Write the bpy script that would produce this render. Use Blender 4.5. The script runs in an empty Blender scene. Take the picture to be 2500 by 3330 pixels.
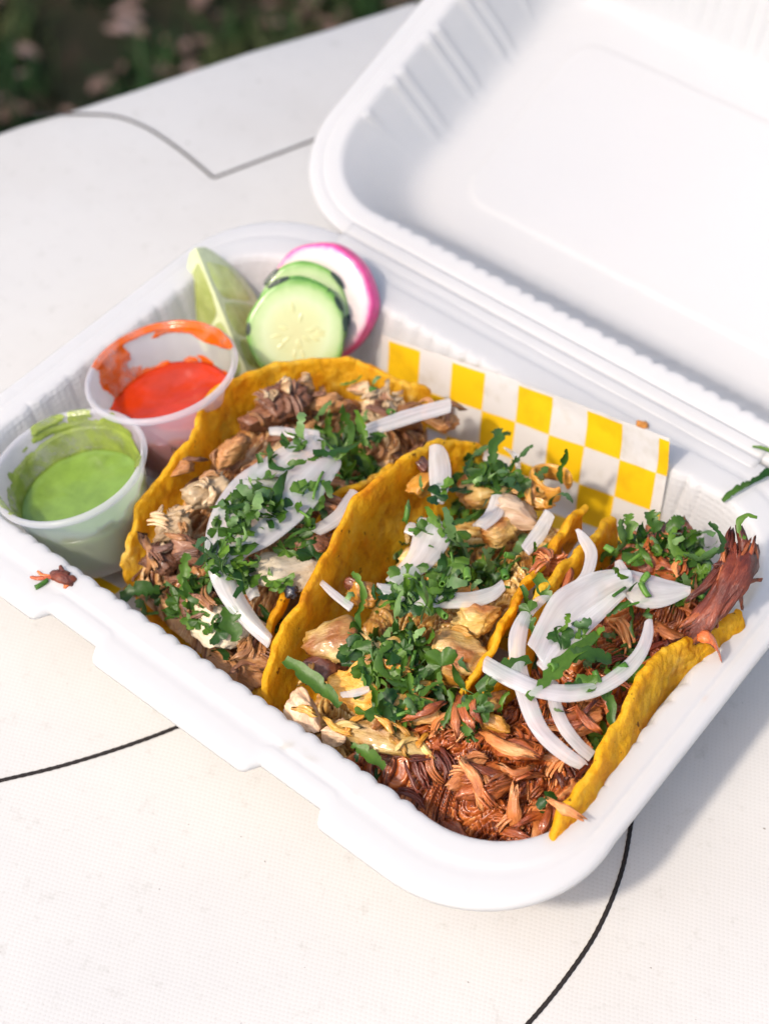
import bpy, bmesh, math, random
from mathutils import Vector, Matrix, Quaternion, noise
from mathutils.bvhtree import BVHTree

random.seed(7)
noise.seed_set(7)
scene = bpy.context.scene
COL = scene.collection
MM = 0.001            # every length below is written in millimetres

# ------------------------------------------------------------------ camera
cd = bpy.data.cameras.new('camera')
cam = bpy.data.objects.new('camera', cd)
COL.objects.link(cam)
cam.matrix_world = Matrix(((0.783408, -0.487865, 0.385045, 0.307010), (0.621365, 0.601544, -0.502045, -0.156952), (0.013308, 0.632560, 0.774397, 0.411940), (0, 0, 0, 1)))
cd.sensor_fit = 'VERTICAL'
cd.sensor_height = 24.0
cd.lens = 38.61
cd.clip_start = 0.02
cd.clip_end = 50.0
cd.dof.use_dof = True
cd.dof.focus_distance = 0.442
cd.dof.aperture_fstop = 6.4
scene.camera = cam

# ------------------------------------------------------------------ sky, sun, exposure
SUN = Vector((-0.18, -0.82, 1.0)).normalized()
world = bpy.data.worlds.new('World')
scene.world = world
world.use_nodes = True
wn = world.node_tree.nodes
sky = wn.new('ShaderNodeTexSky')
sky.sky_type = 'NISHITA'
sky.sun_disc = False
sky.sun_elevation = math.asin(SUN.z)
sky.air_density = 1.0
sky.dust_density = 2.8
sky.ozone_density = 0.0
sky.sun_rotation = math.atan2(SUN.x, SUN.y)
bg = wn['Background']
bg.inputs['Strength'].default_value = 0.15
world.node_tree.links.new(sky.outputs[0], bg.inputs['Color'])
sl = bpy.data.lights.new('sun', 'SUN')
sl.energy = 2.0
sl.angle = math.radians(4.0)
sl.color = (1.0, 0.89, 0.77)
sun = bpy.data.objects.new('sun', sl)
COL.objects.link(sun)
sun.location = SUN * 3
sun.rotation_euler = SUN.to_track_quat('Z', 'Y').to_euler()
scene.view_settings.view_transform = 'Standard'
scene.view_settings.look = 'None'
scene.view_settings.exposure = 0.92
scene.view_settings.gamma = 1.0
scene.view_settings.use_curve_mapping = False
scene.render.engine = 'CYCLES'
scene.cycles.use_denoising = True
scene.cycles.max_bounces = 7
scene.cycles.use_adaptive_sampling = True
scene.cycles.adaptive_threshold = 0.02
scene.cycles.transparent_max_bounces = 12

# ------------------------------------------------------------------ helpers
V = Vector
ORG = {}


def tag(o, label=None, cat=None, group=None, kind=None):
    if label: o['label'] = label
    if cat: o['category'] = cat
    if group: o['group'] = group
    if kind: o['kind'] = kind
    return o


def empty(name, loc, label, cat, group=None):
    o = bpy.data.objects.new(name, None)
    COL.objects.link(o)
    o.empty_display_size = 0.01
    o.location = V(loc) * MM
    ORG[o] = V(loc)
    return tag(o, label, cat, group)


def mk(name, verts, faces, mat, parent=None, origin=None, smooth=True, mats=None, midx=None, uvs=None):
    """one mesh object from world-space millimetre vertices"""
    po = ORG.get(parent, V((0, 0, 0)))
    org = V(origin) if origin is not None else po
    me = bpy.data.meshes.new(name)
    me.from_pydata([tuple((V(v) - org) * MM) for v in verts], [], faces)
    for m in (mats or [mat]):
        me.materials.append(m)
    if midx:
        me.polygons.foreach_set('material_index', midx)
    if uvs:
        ul = me.uv_layers.new(name='UVMap')
        for l in me.loops:
            ul.data[l.index].uv = uvs[l.vertex_index]
    if smooth:
        me.polygons.foreach_set('use_smooth', [True] * len(me.polygons))
    me.update()
    o = bpy.data.objects.new(name, me)
    COL.objects.link(o)
    if parent is not None:
        o.parent = parent
    o.location = (org - po) * MM
    ORG[o] = org
    return o


def inst(name, me, parent, loc, rot, scale=1.0):
    """a copy sharing mesh data (mesh is in metres), placed at a world millimetre point"""
    o = bpy.data.objects.new(name, me)
    COL.objects.link(o)
    po = ORG.get(parent, V((0, 0, 0)))
    o.parent = parent
    o.rotation_mode = 'QUATERNION'
    o.rotation_quaternion = rot
    o.location = (V(loc) - po) * MM
    o.scale = (scale, scale, scale) if isinstance(scale, (int, float)) else scale
    ORG[o] = V(loc)
    return o


def rawmesh(name, verts, faces, mat, smooth=True):
    me = bpy.data.meshes.new(name)
    me.from_pydata([tuple(V(v) * MM) for v in verts], [], faces)
    me.materials.append(mat)
    if smooth:
        me.polygons.foreach_set('use_smooth', [True] * len(me.polygons))
    me.update()
    return me


def solidify(o, t, offset=-1.0):
    m = o.modifiers.new('thickness', 'SOLIDIFY')
    m.thickness = t * MM
    m.offset = offset
    return o


def subsurf(o, n=1):
    m = o.modifiers.new('smooth', 'SUBSURF')
    m.levels = n
    m.render_levels = n
    return o


def fbm(p, s, oct=3):
    return noise.fractal(V(p) / s, 1.0, 2.0, oct, noise_basis='PERLIN_ORIGINAL')


def n1(p, s):
    return noise.noise(V(p) / s)


def smooth01(a, b, x):
    t = max(0.0, min(1.0, (x - a) / (b - a)))
    return t * t * (3 - 2 * t)


def catmull(pts, n):
    """n points along a Catmull-Rom spline through pts"""
    pts = [V(p) for p in pts]
    out = []
    k = len(pts) - 1
    for i in range(n):
        t = i / (n - 1) * k
        j = min(int(t), k - 1)
        f = t - j
        p0, p1, p2, p3 = pts[max(j - 1, 0)], pts[j], pts[j + 1], pts[min(j + 2, k)]
        out.append(0.5 * ((2 * p1) + (p2 - p0) * f + (2 * p0 - 5 * p1 + 4 * p2 - p3) * f * f + (3 * p1 - p0 - 3 * p2 + p3) * f ** 3))
    return out


def gridfaces(m, n, wrap=False):
    """faces of an m x n vertex grid (row-major), optionally wrapping along n"""
    f = []
    for i in range(m - 1):
        for j in range(n if wrap else n - 1):
            a, b = i * n + j, i * n + (j + 1) % n
            f.append((a, b, b + n, a + n))
    return f


def frame(z, x=None):
    """quaternion whose local Z is z and whose local X is as near x as can be"""
    z = V(z).normalized()
    x = V(x) if x is not None else V((random.uniform(-1, 1), random.uniform(-1, 1), random.uniform(-1, 1)))
    x = x - z * x.dot(z)
    if x.length < 1e-4:
        x = z.orthogonal()
    x.normalize()
    y = z.cross(x)
    return Matrix((x, y, z)).transposed().to_quaternion()


# ------------------------------------------------------------------ materials
def nodes(name):
    m = bpy.data.materials.new(name)
    m.use_nodes = True
    t = m.node_tree
    return m, t, t.nodes['Principled BSDF'], t.nodes['Material Output']


def N(t, kind, **kw):
    n = t.nodes.new('ShaderNode' + kind)
    for k, v in kw.items():
        if k in n.inputs.keys():
            n.inputs[k].default_value = v
        else:
            setattr(n, k, v)
    return n


def ramp(t, fac, stops):
    r = t.nodes.new('ShaderNodeValToRGB')
    while len(r.color_ramp.elements) < len(stops):
        r.color_ramp.elements.new(0.5)
    for e, (p, c) in zip(r.color_ramp.elements, stops):
        e.position = p
        e.color = (*c, 1)
    t.links.new(fac, r.inputs[0])
    return r


def noise_tex(t, scale, detail=4, rough=0.55, stretch=None, coord='Object', rnd=False):
    tc = N(t, 'TexCoord')
    out = tc.outputs[coord]
    mp = N(t, 'Mapping')
    t.links.new(out, mp.inputs['Vector'])
    if stretch:
        mp.inputs['Scale'].default_value = stretch
    if rnd:
        oi = N(t, 'ObjectInfo')
        mu = N(t, 'VectorMath', operation='SCALE')
        cb = N(t, 'CombineXYZ')
        for k in range(3):
            t.links.new(oi.outputs['Random'], cb.inputs[k])
        t.links.new(cb.outputs[0], mu.inputs[0])
        mu.inputs['Scale'].default_value = 0.37
        t.links.new(mu.outputs[0], mp.inputs['Location'])
    nt = N(t, 'TexNoise', Scale=scale, Detail=detail, Roughness=rough)
    t.links.new(mp.outputs[0], nt.inputs['Vector'])
    return nt


def bump(t, bsdf, height, strength, dist, prev=None):
    b = N(t, 'Bump', Strength=strength, Distance=dist)
    t.links.new(height, b.inputs['Height'])
    if prev:
        t.links.new(prev.outputs[0], b.inputs['Normal'])
    t.links.new(b.outputs[0], bsdf.inputs['Normal'])
    return b


def translucent_mix(t, bsdf, out, fac, color=None, src=None):
    tr = N(t, 'BsdfTranslucent')
    if color: tr.inputs['Color'].default_value = (*color, 1)
    if src: t.links.new(src, tr.inputs['Color'])
    mx = N(t, 'MixShader')
    mx.inputs[0].default_value = fac
    t.links.new(bsdf.outputs[0], mx.inputs[1])
    t.links.new(tr.outputs[0], mx.inputs[2])
    t.links.new(mx.outputs[0], out.inputs['Surface'])
    return mx


def mat_plastic(name, textured):
    m, t, b, o = nodes(name)
    b.inputs['Base Color'].default_value = (0.655, 0.65, 0.648, 1)
    b.inputs['Roughness'].default_value = 0.42
    b.inputs['Specular IOR Level'].default_value = 0.4
    nt = noise_tex(t, 60, 3)
    bp = bump(t, b, nt.outputs[0], 0.12, 0.0006)
    if textured:
        tc = N(t, 'TexCoord')
        vo = N(t, 'TexVoronoi', Scale=1.0, feature='SMOOTH_F1')
        vo.inputs['Randomness'].default_value = 0.25
        mp = N(t, 'Mapping')
        mp.inputs['Scale'].default_value = (430, 430, 560)
        t.links.new(tc.outputs['Object'], mp.inputs['Vector'])
        t.links.new(mp.outputs[0], vo.inputs['Vector'])
        bump(t, b, vo.outputs[0], 0.65, 0.0009, bp)
    translucent_mix(t, b, o, 0.50, (0.91, 0.90, 0.88))
    return m


def mat_cloth():
    m, t, b, o = nodes('canvas')
    tc = N(t, 'TexCoord')
    sx = N(t, 'SeparateXYZ')
    mp = N(t, 'Mapping')
    mp.inputs['Rotation'].default_value = (0, 0, math.radians(19))
    t.links.new(tc.outputs['Object'], mp.inputs['Vector'])
    wob = N(t, 'TexNoise', Scale=90.0, Detail=2.0)
    t.links.new(tc.outputs['Object'], wob.inputs['Vector'])
    ms = N(t, 'VectorMath', operation='SCALE')
    ms.inputs['Scale'].default_value = 0.0018
    t.links.new(wob.outputs['Color'], ms.inputs[0])
    ad = N(t, 'VectorMath', operation='ADD')
    t.links.new(mp.outputs[0], ad.inputs[0])
    t.links.new(ms.outputs[0], ad.inputs[1])
    t.links.new(ad.outputs[0], sx.inputs[0])

    def sinof(sock, k):
        a = N(t, 'Math', operation='MULTIPLY')
        a.inputs[1].default_value = k
        t.links.new(sock, a.inputs[0])
        s = N(t, 'Math', operation='SINE')
        t.links.new(a.outputs[0], s.inputs[0])
        return s
    a = sinof(sx.outputs[0], 2 * math.pi / 0.0019)
    c = sinof(sx.outputs[1], 2 * math.pi / 0.0016)
    mu = N(t, 'Math', operation='MULTIPLY')
    t.links.new(a.outputs[0], mu.inputs[0])
    t.links.new(c.outputs[0], mu.inputs[1])
    pit = N(t, 'MapRange')
    t.links.new(mu.outputs[0], pit.inputs[0])
    pit.inputs['From Min'].default_value = -1.0
    big = noise_tex(t, 9, 4, 0.6)
    mid = noise_tex(t, 160, 4, 0.7)
    r1 = ramp(t, big.outputs[0], [(0.35, (0.470, 0.455, 0.430)), (0.5, (0.492, 0.480, 0.457)), (0.65, (0.474, 0.464, 0.446))])
    r2 = ramp(t, mid.outputs[0], [(0.25, (0.72, 0.70, 0.67)), (0.42, (1, 1, 1)), (1.0, (1, 1, 1))])
    rw = ramp(t, pit.outputs[0], [(0.0, (0.84, 0.82, 0.79)), (0.14, (0.975, 0.97, 0.965)), (0.35, (1, 1, 1)), (1.0, (1, 1, 1))])
    mx = N(t, 'MixRGB', blend_type='MULTIPLY')
    mx.inputs[0].default_value = 0.5
    t.links.new(r1.outputs[0], mx.inputs[1])
    t.links.new(r2.outputs[0], mx.inputs[2])
    mx2 = N(t, 'MixRGB', blend_type='MULTIPLY')
    mx2.inputs[0].default_value = 0.7
    t.links.new(mx.outputs[0], mx2.inputs[1])
    t.links.new(rw.outputs[0], mx2.inputs[2])
    # sparse dark slubs in the weave
    sp = noise_tex(t, 420, 1, 0.5)
    rs = ramp(t, sp.outputs[0], [(0.0, (0.35, 0.30, 0.26)), (0.19, (0.35, 0.30, 0.26)), (0.215, (1, 1, 1))])
    mx3 = N(t, 'MixRGB', blend_type='MULTIPLY')
    mx3.inputs[0].default_value = 0.8
    t.links.new(mx2.outputs[0], mx3.inputs[1])
    t.links.new(rs.outputs[0], mx3.inputs[2])
    t.links.new(mx3.outputs[0], b.inputs['Base Color'])
    b.inputs['Roughness'].default_value = 0.85
    b.inputs['Specular IOR Level'].default_value = 0.15
    bp = bump(t, b, mu.outputs[0], 0.16, 0.00012)
    bump(t, b, big.outputs[0], 0.25, 0.004, bp)
    return m


def mat_simple(name, col, rough=0.5, spec=0.5, nscale=None, nstr=0.3, ndist=0.0005, var=0.0, sss=0.0, trans=0.0, coat=0.0, film=0.0):
    m, t, b, o = nodes(name)
    b.inputs['Base Color'].default_value = (*col, 1)
    b.inputs['Roughness'].default_value = rough
    b.inputs['Specular IOR Level'].default_value = spec
    b.inputs['Coat Weight'].default_value = coat
    b.inputs['Coat Roughness'].default_value = 0.12
    if nscale:
        nt = noise_tex(t, nscale, 4, 0.6, rnd=True)
        bump(t, b, nt.outputs[0], nstr, ndist)
        if var:
            r = ramp(t, nt.outputs[0], [(0.3, tuple(c * (1 - var) for c in col)), (0.7, tuple(min(1, c * (1 + var)) for c in col))])
            t.links.new(r.outputs[0], b.inputs['Base Color'])
    if trans:
        mx = translucent_mix(t, b, o, trans, col)
        if film:
            ft = noise_tex(t, film, 3, 0.6)
            fr = N(t, 'MapRange')
            t.links.new(ft.outputs[0], fr.inputs[0])
            fr.inputs['From Min'].default_value = 0.40
            fr.inputs['From Max'].default_value = 0.70
            fr.inputs['To Max'].default_value = 0.55
            tp = N(t, 'BsdfTransparent')
            m2 = N(t, 'MixShader')
            t.links.new(fr.outputs[0], m2.inputs[0])
            t.links.new(mx.outputs[0], m2.inputs[1])
            t.links.new(tp.outputs[0], m2.inputs[2])
            t.links.new(m2.outputs[0], o.inputs['Surface'])
    return m


def mat_meat(name, stops, rough=0.38, stretch=(130, 780, 780), bstr=0.9, coat=0.15, blot=None):
    m, t, b, o = nodes(name)
    fib = noise_tex(t, 1.0, 5, 0.65, stretch=stretch, rnd=True)
    big = noise_tex(t, 110, 4, 0.6, rnd=True)
    ad = N(t, 'MixRGB', blend_type='MIX')
    ad.inputs[0].default_value = 0.55
    t.links.new(fib.outputs[0], ad.inputs[1])
    t.links.new(big.outputs[0], ad.inputs[2])
    r = ramp(t, ad.outputs[0], stops)
    col = r
    if blot:
        bn = noise_tex(t, 75, 3, 0.5, rnd=True)
        br = ramp(t, bn.outputs[0], [(blot[0], (0, 0, 0)), (blot[1], (1, 1, 1))])
        mx = N(t, 'MixRGB', blend_type='MIX')
        t.links.new(br.outputs[0], mx.inputs[0])
        t.links.new(r.outputs[0], mx.inputs[1])
        mx.inputs[2].default_value = (*blot[2], 1)
        col = mx
    oi = N(t, 'ObjectInfo')
    hv = N(t, 'HueSaturation')
    mr = N(t, 'MapRange')
    t.links.new(oi.outputs['Random'], mr.inputs[0])
    mr.inputs['To Min'].default_value = 0.72
    mr.inputs['To Max'].default_value = 1.25
    t.links.new(mr.outputs[0], hv.inputs['Value'])
    t.links.new(col.outputs[0], hv.inputs['Color'])
    t.links.new(hv.outputs[0], b.inputs['Base Color'])
    b.inputs['Roughness'].default_value = rough
    b.inputs['Coat Weight'].default_value = coat
    b.inputs['Coat Roughness'].default_value = 0.15
    bp = bump(t, b, fib.outputs[0], bstr, 0.0009)
    bump(t, b, big.outputs[0], 0.4, 0.0012, bp)
    return m


def mat_leaf(name, dark, light):
    m, t, b, o = nodes(name)
    oi = N(t, 'ObjectInfo')
    r = ramp(t, oi.outputs['Random'], [(0.0, dark), (0.6, tuple((a + c) / 2 for a, c in zip(dark, light))), (1.0, light)])
    nt = noise_tex(t, 260, 3, 0.6, rnd=True)
    mx = N(t, 'MixRGB', blend_type='MULTIPLY')
    mx.inputs[0].default_value = 0.8
    rr = ramp(t, nt.outputs[0], [(0.3, (0.6, 0.65, 0.6)), (0.7, (1.25, 1.2, 1.1))])
    t.links.new(r.outputs[0], mx.inputs[1])
    t.links.new(rr.outputs[0], mx.inputs[2])
    ge = N(t, 'NewGeometry')
    under = N(t, 'MixRGB', blend_type='MIX')               # cilantro is paler underneath
    t.links.new(ge.outputs['Backfacing'], under.inputs[0])
    t.links.new(mx.outputs[0], under.inputs[1])
    pale = N(t, 'HueSaturation', Saturation=0.75, Value=1.9)
    t.links.new(mx.outputs[0], pale.inputs['Color'])
    t.links.new(pale.outputs[0], under.inputs[2])
    t.links.new(under.outputs[0], b.inputs['Base Color'])
    b.inputs['Roughness'].default_value = 0.42
    b.inputs['Specular IOR Level'].default_value = 0.35
    bump(t, b, nt.outputs[0], 0.5, 0.0006)
    hs = N(t, 'HueSaturation', Saturation=1.1, Value=1.7)
    t.links.new(mx.outputs[0], hs.inputs['Color'])
    translucent_mix(t, b, o, 0.22, src=hs.outputs[0])
    return m


def mat_onion():
    m, t, b, o = nodes('onion')
    lines = noise_tex(t, 1.0, 4, 0.6, stretch=(1.1, 4.5, 1), coord='UV')
    big = noise_tex(t, 60, 3)
    r = ramp(t, big.outputs[0], [(0.35, (0.82, 0.785, 0.80)), (0.55, (0.86, 0.85, 0.83)), (0.7, (0.82, 0.81, 0.73))])
    rl = ramp(t, lines.outputs[0], [(0.32, (0.93, 0.925, 0.93)), (0.60, (1, 1, 1))])
    mx = N(t, 'MixRGB', blend_type='MULTIPLY')
    mx.inputs[0].default_value = 0.7
    t.links.new(r.outputs[0], mx.inputs[1])
    t.links.new(rl.outputs[0], mx.inputs[2])
    t.links.new(mx.outputs[0], b.inputs['Base Color'])
    b.inputs['Roughness'].default_value = 0.2
    b.inputs['Coat Weight'].default_value = 0.4
    b.inputs['Coat Roughness'].default_value = 0.08
    bump(t, b, lines.outputs[0], 0.12, 0.0004)
    tl = N(t, 'BsdfTranslucent')
    t.links.new(mx.outputs[0], tl.inputs['Color'])
    m1 = N(t, 'MixShader')
    m1.inputs[0].default_value = 0.45
    t.links.new(b.outputs[0], m1.inputs[1])
    t.links.new(tl.outputs[0], m1.inputs[2])
    tp = N(t, 'BsdfTransparent')
    mr = N(t, 'MapRange')
    t.links.new(lines.outputs[0], mr.inputs[0])
    mr.inputs['From Min'].default_value = 0.3
    mr.inputs['From Max'].default_value = 0.7
    mr.inputs['To Min'].default_value = 0.60
    mr.inputs['To Max'].default_value = 0.38
    m2 = N(t, 'MixShader')
    t.links.new(mr.outputs[0], m2.inputs[0])
    t.links.new(m1.outputs[0], m2.inputs[1])
    t.links.new(tp.outputs[0], m2.inputs[2])
    t.links.new(m2.outputs[0], o.inputs['Surface'])
    return m


def mat_tortilla():
    m, t, b, o = nodes('corn_tortilla')
    big = noise_tex(t, 48, 4, 0.65)
    mid = noise_tex(t, 210, 3, 0.6)
    fine = noise_tex(t, 620, 4, 0.7)
    r = ramp(t, big.outputs[0], [(0.30, (0.88, 0.37, 0.007)), (0.46, (0.94, 0.53, 0.012)), (0.60, (0.94, 0.58, 0.03)), (0.74, (0.95, 0.68, 0.14))])

    def over(src, tex, stops, fac):
        rr = ramp(t, tex.outputs[0], stops)
        mx = N(t, 'MixRGB', blend_type='MULTIPLY')
        mx.inputs[0].default_value = fac
        t.links.new(src.outputs[0], mx.inputs[1])
        t.links.new(rr.outputs[0], mx.inputs[2])
        return mx
    c = over(r, mid, [(0.30, (0.80, 0.70, 0.5)), (0.48, (1, 1, 1)), (0.66, (1.0, 1.08, 2.2)), (0.76, (1.0, 1.2, 5.0))], 0.85)
    c = over(c, fine, [(0.34, (0.80, 0.70, 0.55)), (0.50, (1, 1, 1)), (0.72, (1.0, 1.1, 2.0))], 0.5)
    toast = noise_tex(t, 85, 3, 0.7)
    c = over(c, toast, [(0.54, (1, 1, 1)), (0.64, (0.80, 0.60, 0.40)), (0.76, (0.42, 0.20, 0.10))], 0.75)
    sp = noise_tex(t, 260, 2, 0.6)
    c = over(c, sp, [(0.0, (0.14, 0.06, 0.03)), (0.27, (0.14, 0.06, 0.03)), (0.315, (1, 1, 1))], 0.85)
    t.links.new(c.outputs[0], b.inputs['Base Color'])
    b.inputs['Roughness'].default_value = 0.5
    b.inputs['Specular IOR Level'].default_value = 0.3
    bp = bump(t, b, mid.outputs[0], 0.8, 0.0014)
    bump(t, b, fine.outputs[0], 1.0, 0.0009, bp)
    translucent_mix(t, b, o, 0.50, src=c.outputs[0])
    return m


def mat_paper():
    m, t, b, o = nodes('checkered_paper')
    uv = N(t, 'TexCoord')
    ch = N(t, 'TexChecker', Scale=1.0)
    ch.inputs['Color1'].default_value = (0.64, 0.615, 0.585, 1)
    ch.inputs['Color2'].default_value = (0.80, 0.49, 0.002, 1)
    t.links.new(uv.outputs['UV'], ch.inputs['Vector'])
    sep = N(t, 'SeparateXYZ')
    t.links.new(uv.outputs['UV'], sep.inputs[0])
    gt = N(t, 'Math', operation='GREATER_THAN')
    t.links.new(sep.outputs[1], gt.inputs[0])
    gt.inputs[1].default_value = 40.0
    mt = N(t, 'MixRGB', blend_type='MIX')                 # unprinted margin along the top edge
    t.links.new(gt.outputs[0], mt.inputs[0])
    t.links.new(ch.outputs[0], mt.inputs[1])
    mt.inputs[2].default_value = (0.64, 0.615, 0.585, 1)
    ch = mt
    nt = noise_tex(t, 70, 4, 0.6)
    r = ramp(t, nt.outputs[0], [(0.3, (0.86, 0.83, 0.77)), (0.45, (1, 1, 1)), (1, (1, 1, 1))])
    mx = N(t, 'MixRGB', blend_type='MULTIPLY')
    mx.inputs[0].default_value = 1.0
    t.links.new(ch.outputs[0], mx.inputs[1])
    t.links.new(r.outputs[0], mx.inputs[2])
    t.links.new(mx.outputs[0], b.inputs['Base Color'])
    b.inputs['Roughness'].default_value = 0.55
    bump(t, b, nt.outputs[0], 0.3, 0.001)
    translucent_mix(t, b, o, 0.2, src=mx.outputs[0])
    return m


def mat_cup():
    m, t, b, o = nodes('cup_plastic')
    b.inputs['Base Color'].default_value = (0.88, 0.87, 0.89, 1)
    b.inputs['Roughness'].default_value = 0.22
    tl = N(t, 'BsdfTranslucent')
    tl.inputs['Color'].default_value = (0.88, 0.86, 0.90, 1)
    tp = N(t, 'BsdfTransparent')
    tp.inputs['Color'].default_value = (0.93, 0.92, 0.95, 1)
    m1 = N(t, 'MixShader')
    m1.inputs[0].default_value = 0.55
    t.links.new(b.outputs[0], m1.inputs[1])
    t.links.new(tl.outputs[0], m1.inputs[2])
    m2 = N(t, 'MixShader')
    m2.inputs[0].default_value = 0.50
    t.links.new(m1.outputs[0], m2.inputs[1])
    t.links.new(tp.outputs[0], m2.inputs[2])
    t.links.new(m2.outputs[0], o.inputs['Surface'])
    return m


def mat_radial(name, stops, rmm, rough=0.3, sss=0.3, bscale=300, blot=None, trans=0.0):
    """colour by distance from the slice's own axis (real fruit structure)"""
    m, t, b, o = nodes(name)
    tc = N(t, 'TexCoord')
    mp = N(t, 'Mapping')
    mp.inputs['Scale'].default_value = (1000 / rmm, 1000 / rmm, 0)
    t.links.new(tc.outputs['Object'], mp.inputs['Vector'])
    nt = noise_tex(t, bscale, 3)
    le = N(t, 'VectorMath', operation='LENGTH')
    t.links.new(mp.outputs[0], le.inputs[0])
    ad = N(t, 'Math', operation='MULTIPLY_ADD')
    t.links.new(nt.outputs[0], ad.inputs[0])
    ad.inputs[1].default_value = 0.12
    t.links.new(le.outputs['Value'], ad.inputs[2])
    sb = N(t, 'Math', operation='SUBTRACT')
    sb.inputs[1].default_value = 0.06
    t.links.new(ad.outputs[0], sb.inputs[0])
    r = ramp(t, sb.outputs[0], stops)
    t.links.new(r.outputs[0], b.inputs['Base Color'])
    b.inputs['Roughness'].default_value = rough
    b.inputs['Coat Weight'].default_value = 0.2
    bump(t, b, nt.outputs[0], 0.25, 0.0005)
    return m


M = {}
M['plastic'] = mat_plastic('foam_plastic', False)
M['plastic_tex'] = mat_plastic('foam_plastic_dimpled', True)
M['cloth'] = mat_cloth()
M['thread'] = mat_simple('black_thread', (0.022, 0.018, 0.017), 0.8, 0.2, 1500, 0.9, 0.0006)
M['paper'] = mat_paper()
M['tortilla'] = mat_tortilla()
M['onion'] = mat_onion()
M['cup'] = mat_cup()
M['pork'] = mat_meat('pork_pale', [(0.32, (0.24, 0.12, 0.05)), (0.45, (0.46, 0.30, 0.15)), (0.6, (0.62, 0.46, 0.28)), (0.75, (0.70, 0.57, 0.39))], blot=(0.58, 0.70, (0.34, 0.13, 0.06)))
M['pork_slice'] = mat_meat('pork_slice_cream', [(0.3, (0.50, 0.37, 0.22)), (0.45, (0.65, 0.53, 0.36)), (0.65, (0.72, 0.62, 0.46))], rough=0.5, bstr=0.9, coat=0.05, stretch=(260, 620, 620))
M['pork_brown'] = mat_meat('pork_brown', [(0.3, (0.06, 0.02, 0.010)), (0.5, (0.19, 0.075, 0.036)), (0.7, (0.34, 0.18, 0.10))], blot=(0.60, 0.72, (0.09, 0.03, 0.018)))
M['pork_tan'] = mat_meat('pork_tan', [(0.3, (0.13, 0.042, 0.012)), (0.5, (0.34, 0.145, 0.045)), (0.7, (0.52, 0.29, 0.12))])
M['chicken'] = mat_meat('chicken_yellow', [(0.30, (0.30, 0.11, 0.015)), (0.42, (0.54, 0.31, 0.06)), (0.56, (0.64, 0.45, 0.17)), (0.75, (0.70, 0.57, 0.36))], rough=0.4, coat=0.2, stretch=(130, 560, 560), bstr=0.95, blot=(0.46, 0.62, (0.30, 0.10, 0.016)))
M['chicken_gold'] = mat_meat('chicken_golden', [(0.3, (0.32, 0.09, 0.012)), (0.5, (0.58, 0.26, 0.03)), (0.7, (0.66, 0.40, 0.09))], rough=0.3, coat=0.35, stretch=(130, 600, 600), bstr=0.9)
M['chicken_pink'] = mat_meat('chicken_pink', [(0.3, (0.42, 0.22, 0.12)), (0.5, (0.60, 0.40, 0.25)), (0.7, (0.66, 0.50, 0.33))], rough=0.32, coat=0.25, bstr=0.6)
M['char'] = mat_meat('charred', [(0.3, (0.035, 0.012, 0.008)), (0.5, (0.14, 0.04, 0.02)), (0.7, (0.26, 0.09, 0.04))], rough=0.28, coat=0.4)
M['red_meat'] = mat_meat('stewed_meat', [(0.30, (0.06, 0.010, 0.003)), (0.44, (0.24, 0.048, 0.009)), (0.58, (0.41, 0.11, 0.022)), (0.74, (0.58, 0.24, 0.075))], rough=0.32, coat=0.3)
M['red_meat_pale'] = mat_meat('stewed_meat_pale', [(0.30, (0.16, 0.035, 0.010)), (0.48, (0.50, 0.16, 0.040)), (0.70, (0.64, 0.33, 0.13))], rough=0.36, coat=0.22)
M['red_dark'] = mat_meat('stewed_meat_dark', [(0.3, (0.022, 0.004, 0.002)), (0.5, (0.10, 0.016, 0.005)), (0.72, (0.26, 0.050, 0.012))], rough=0.38, coat=0.12)


def mat_mass(name, stops, rough, coat):
    m, t, b, o = nodes(name)
    at = N(t, 'Attribute', attribute_name='tone')
    big = noise_tex(t, 95, 3, 0.55)
    fine = noise_tex(t, 900, 4, 0.7)
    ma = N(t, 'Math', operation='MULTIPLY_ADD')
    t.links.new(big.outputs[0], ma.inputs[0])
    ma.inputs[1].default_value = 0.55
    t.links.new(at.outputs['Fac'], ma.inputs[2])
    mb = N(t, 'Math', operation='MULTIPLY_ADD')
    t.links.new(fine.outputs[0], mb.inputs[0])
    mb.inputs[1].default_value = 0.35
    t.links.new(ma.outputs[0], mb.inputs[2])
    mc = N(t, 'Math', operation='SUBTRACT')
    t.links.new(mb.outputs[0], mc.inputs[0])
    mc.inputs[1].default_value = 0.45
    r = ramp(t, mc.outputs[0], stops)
    t.links.new(r.outputs[0], b.inputs['Base Color'])
    b.inputs['Roughness'].default_value = rough
    b.inputs['Coat Weight'].default_value = coat
    b.inputs['Coat Roughness'].default_value = 0.14
    bump(t, b, fine.outputs[0], 0.5, 0.0004)
    return m


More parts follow.
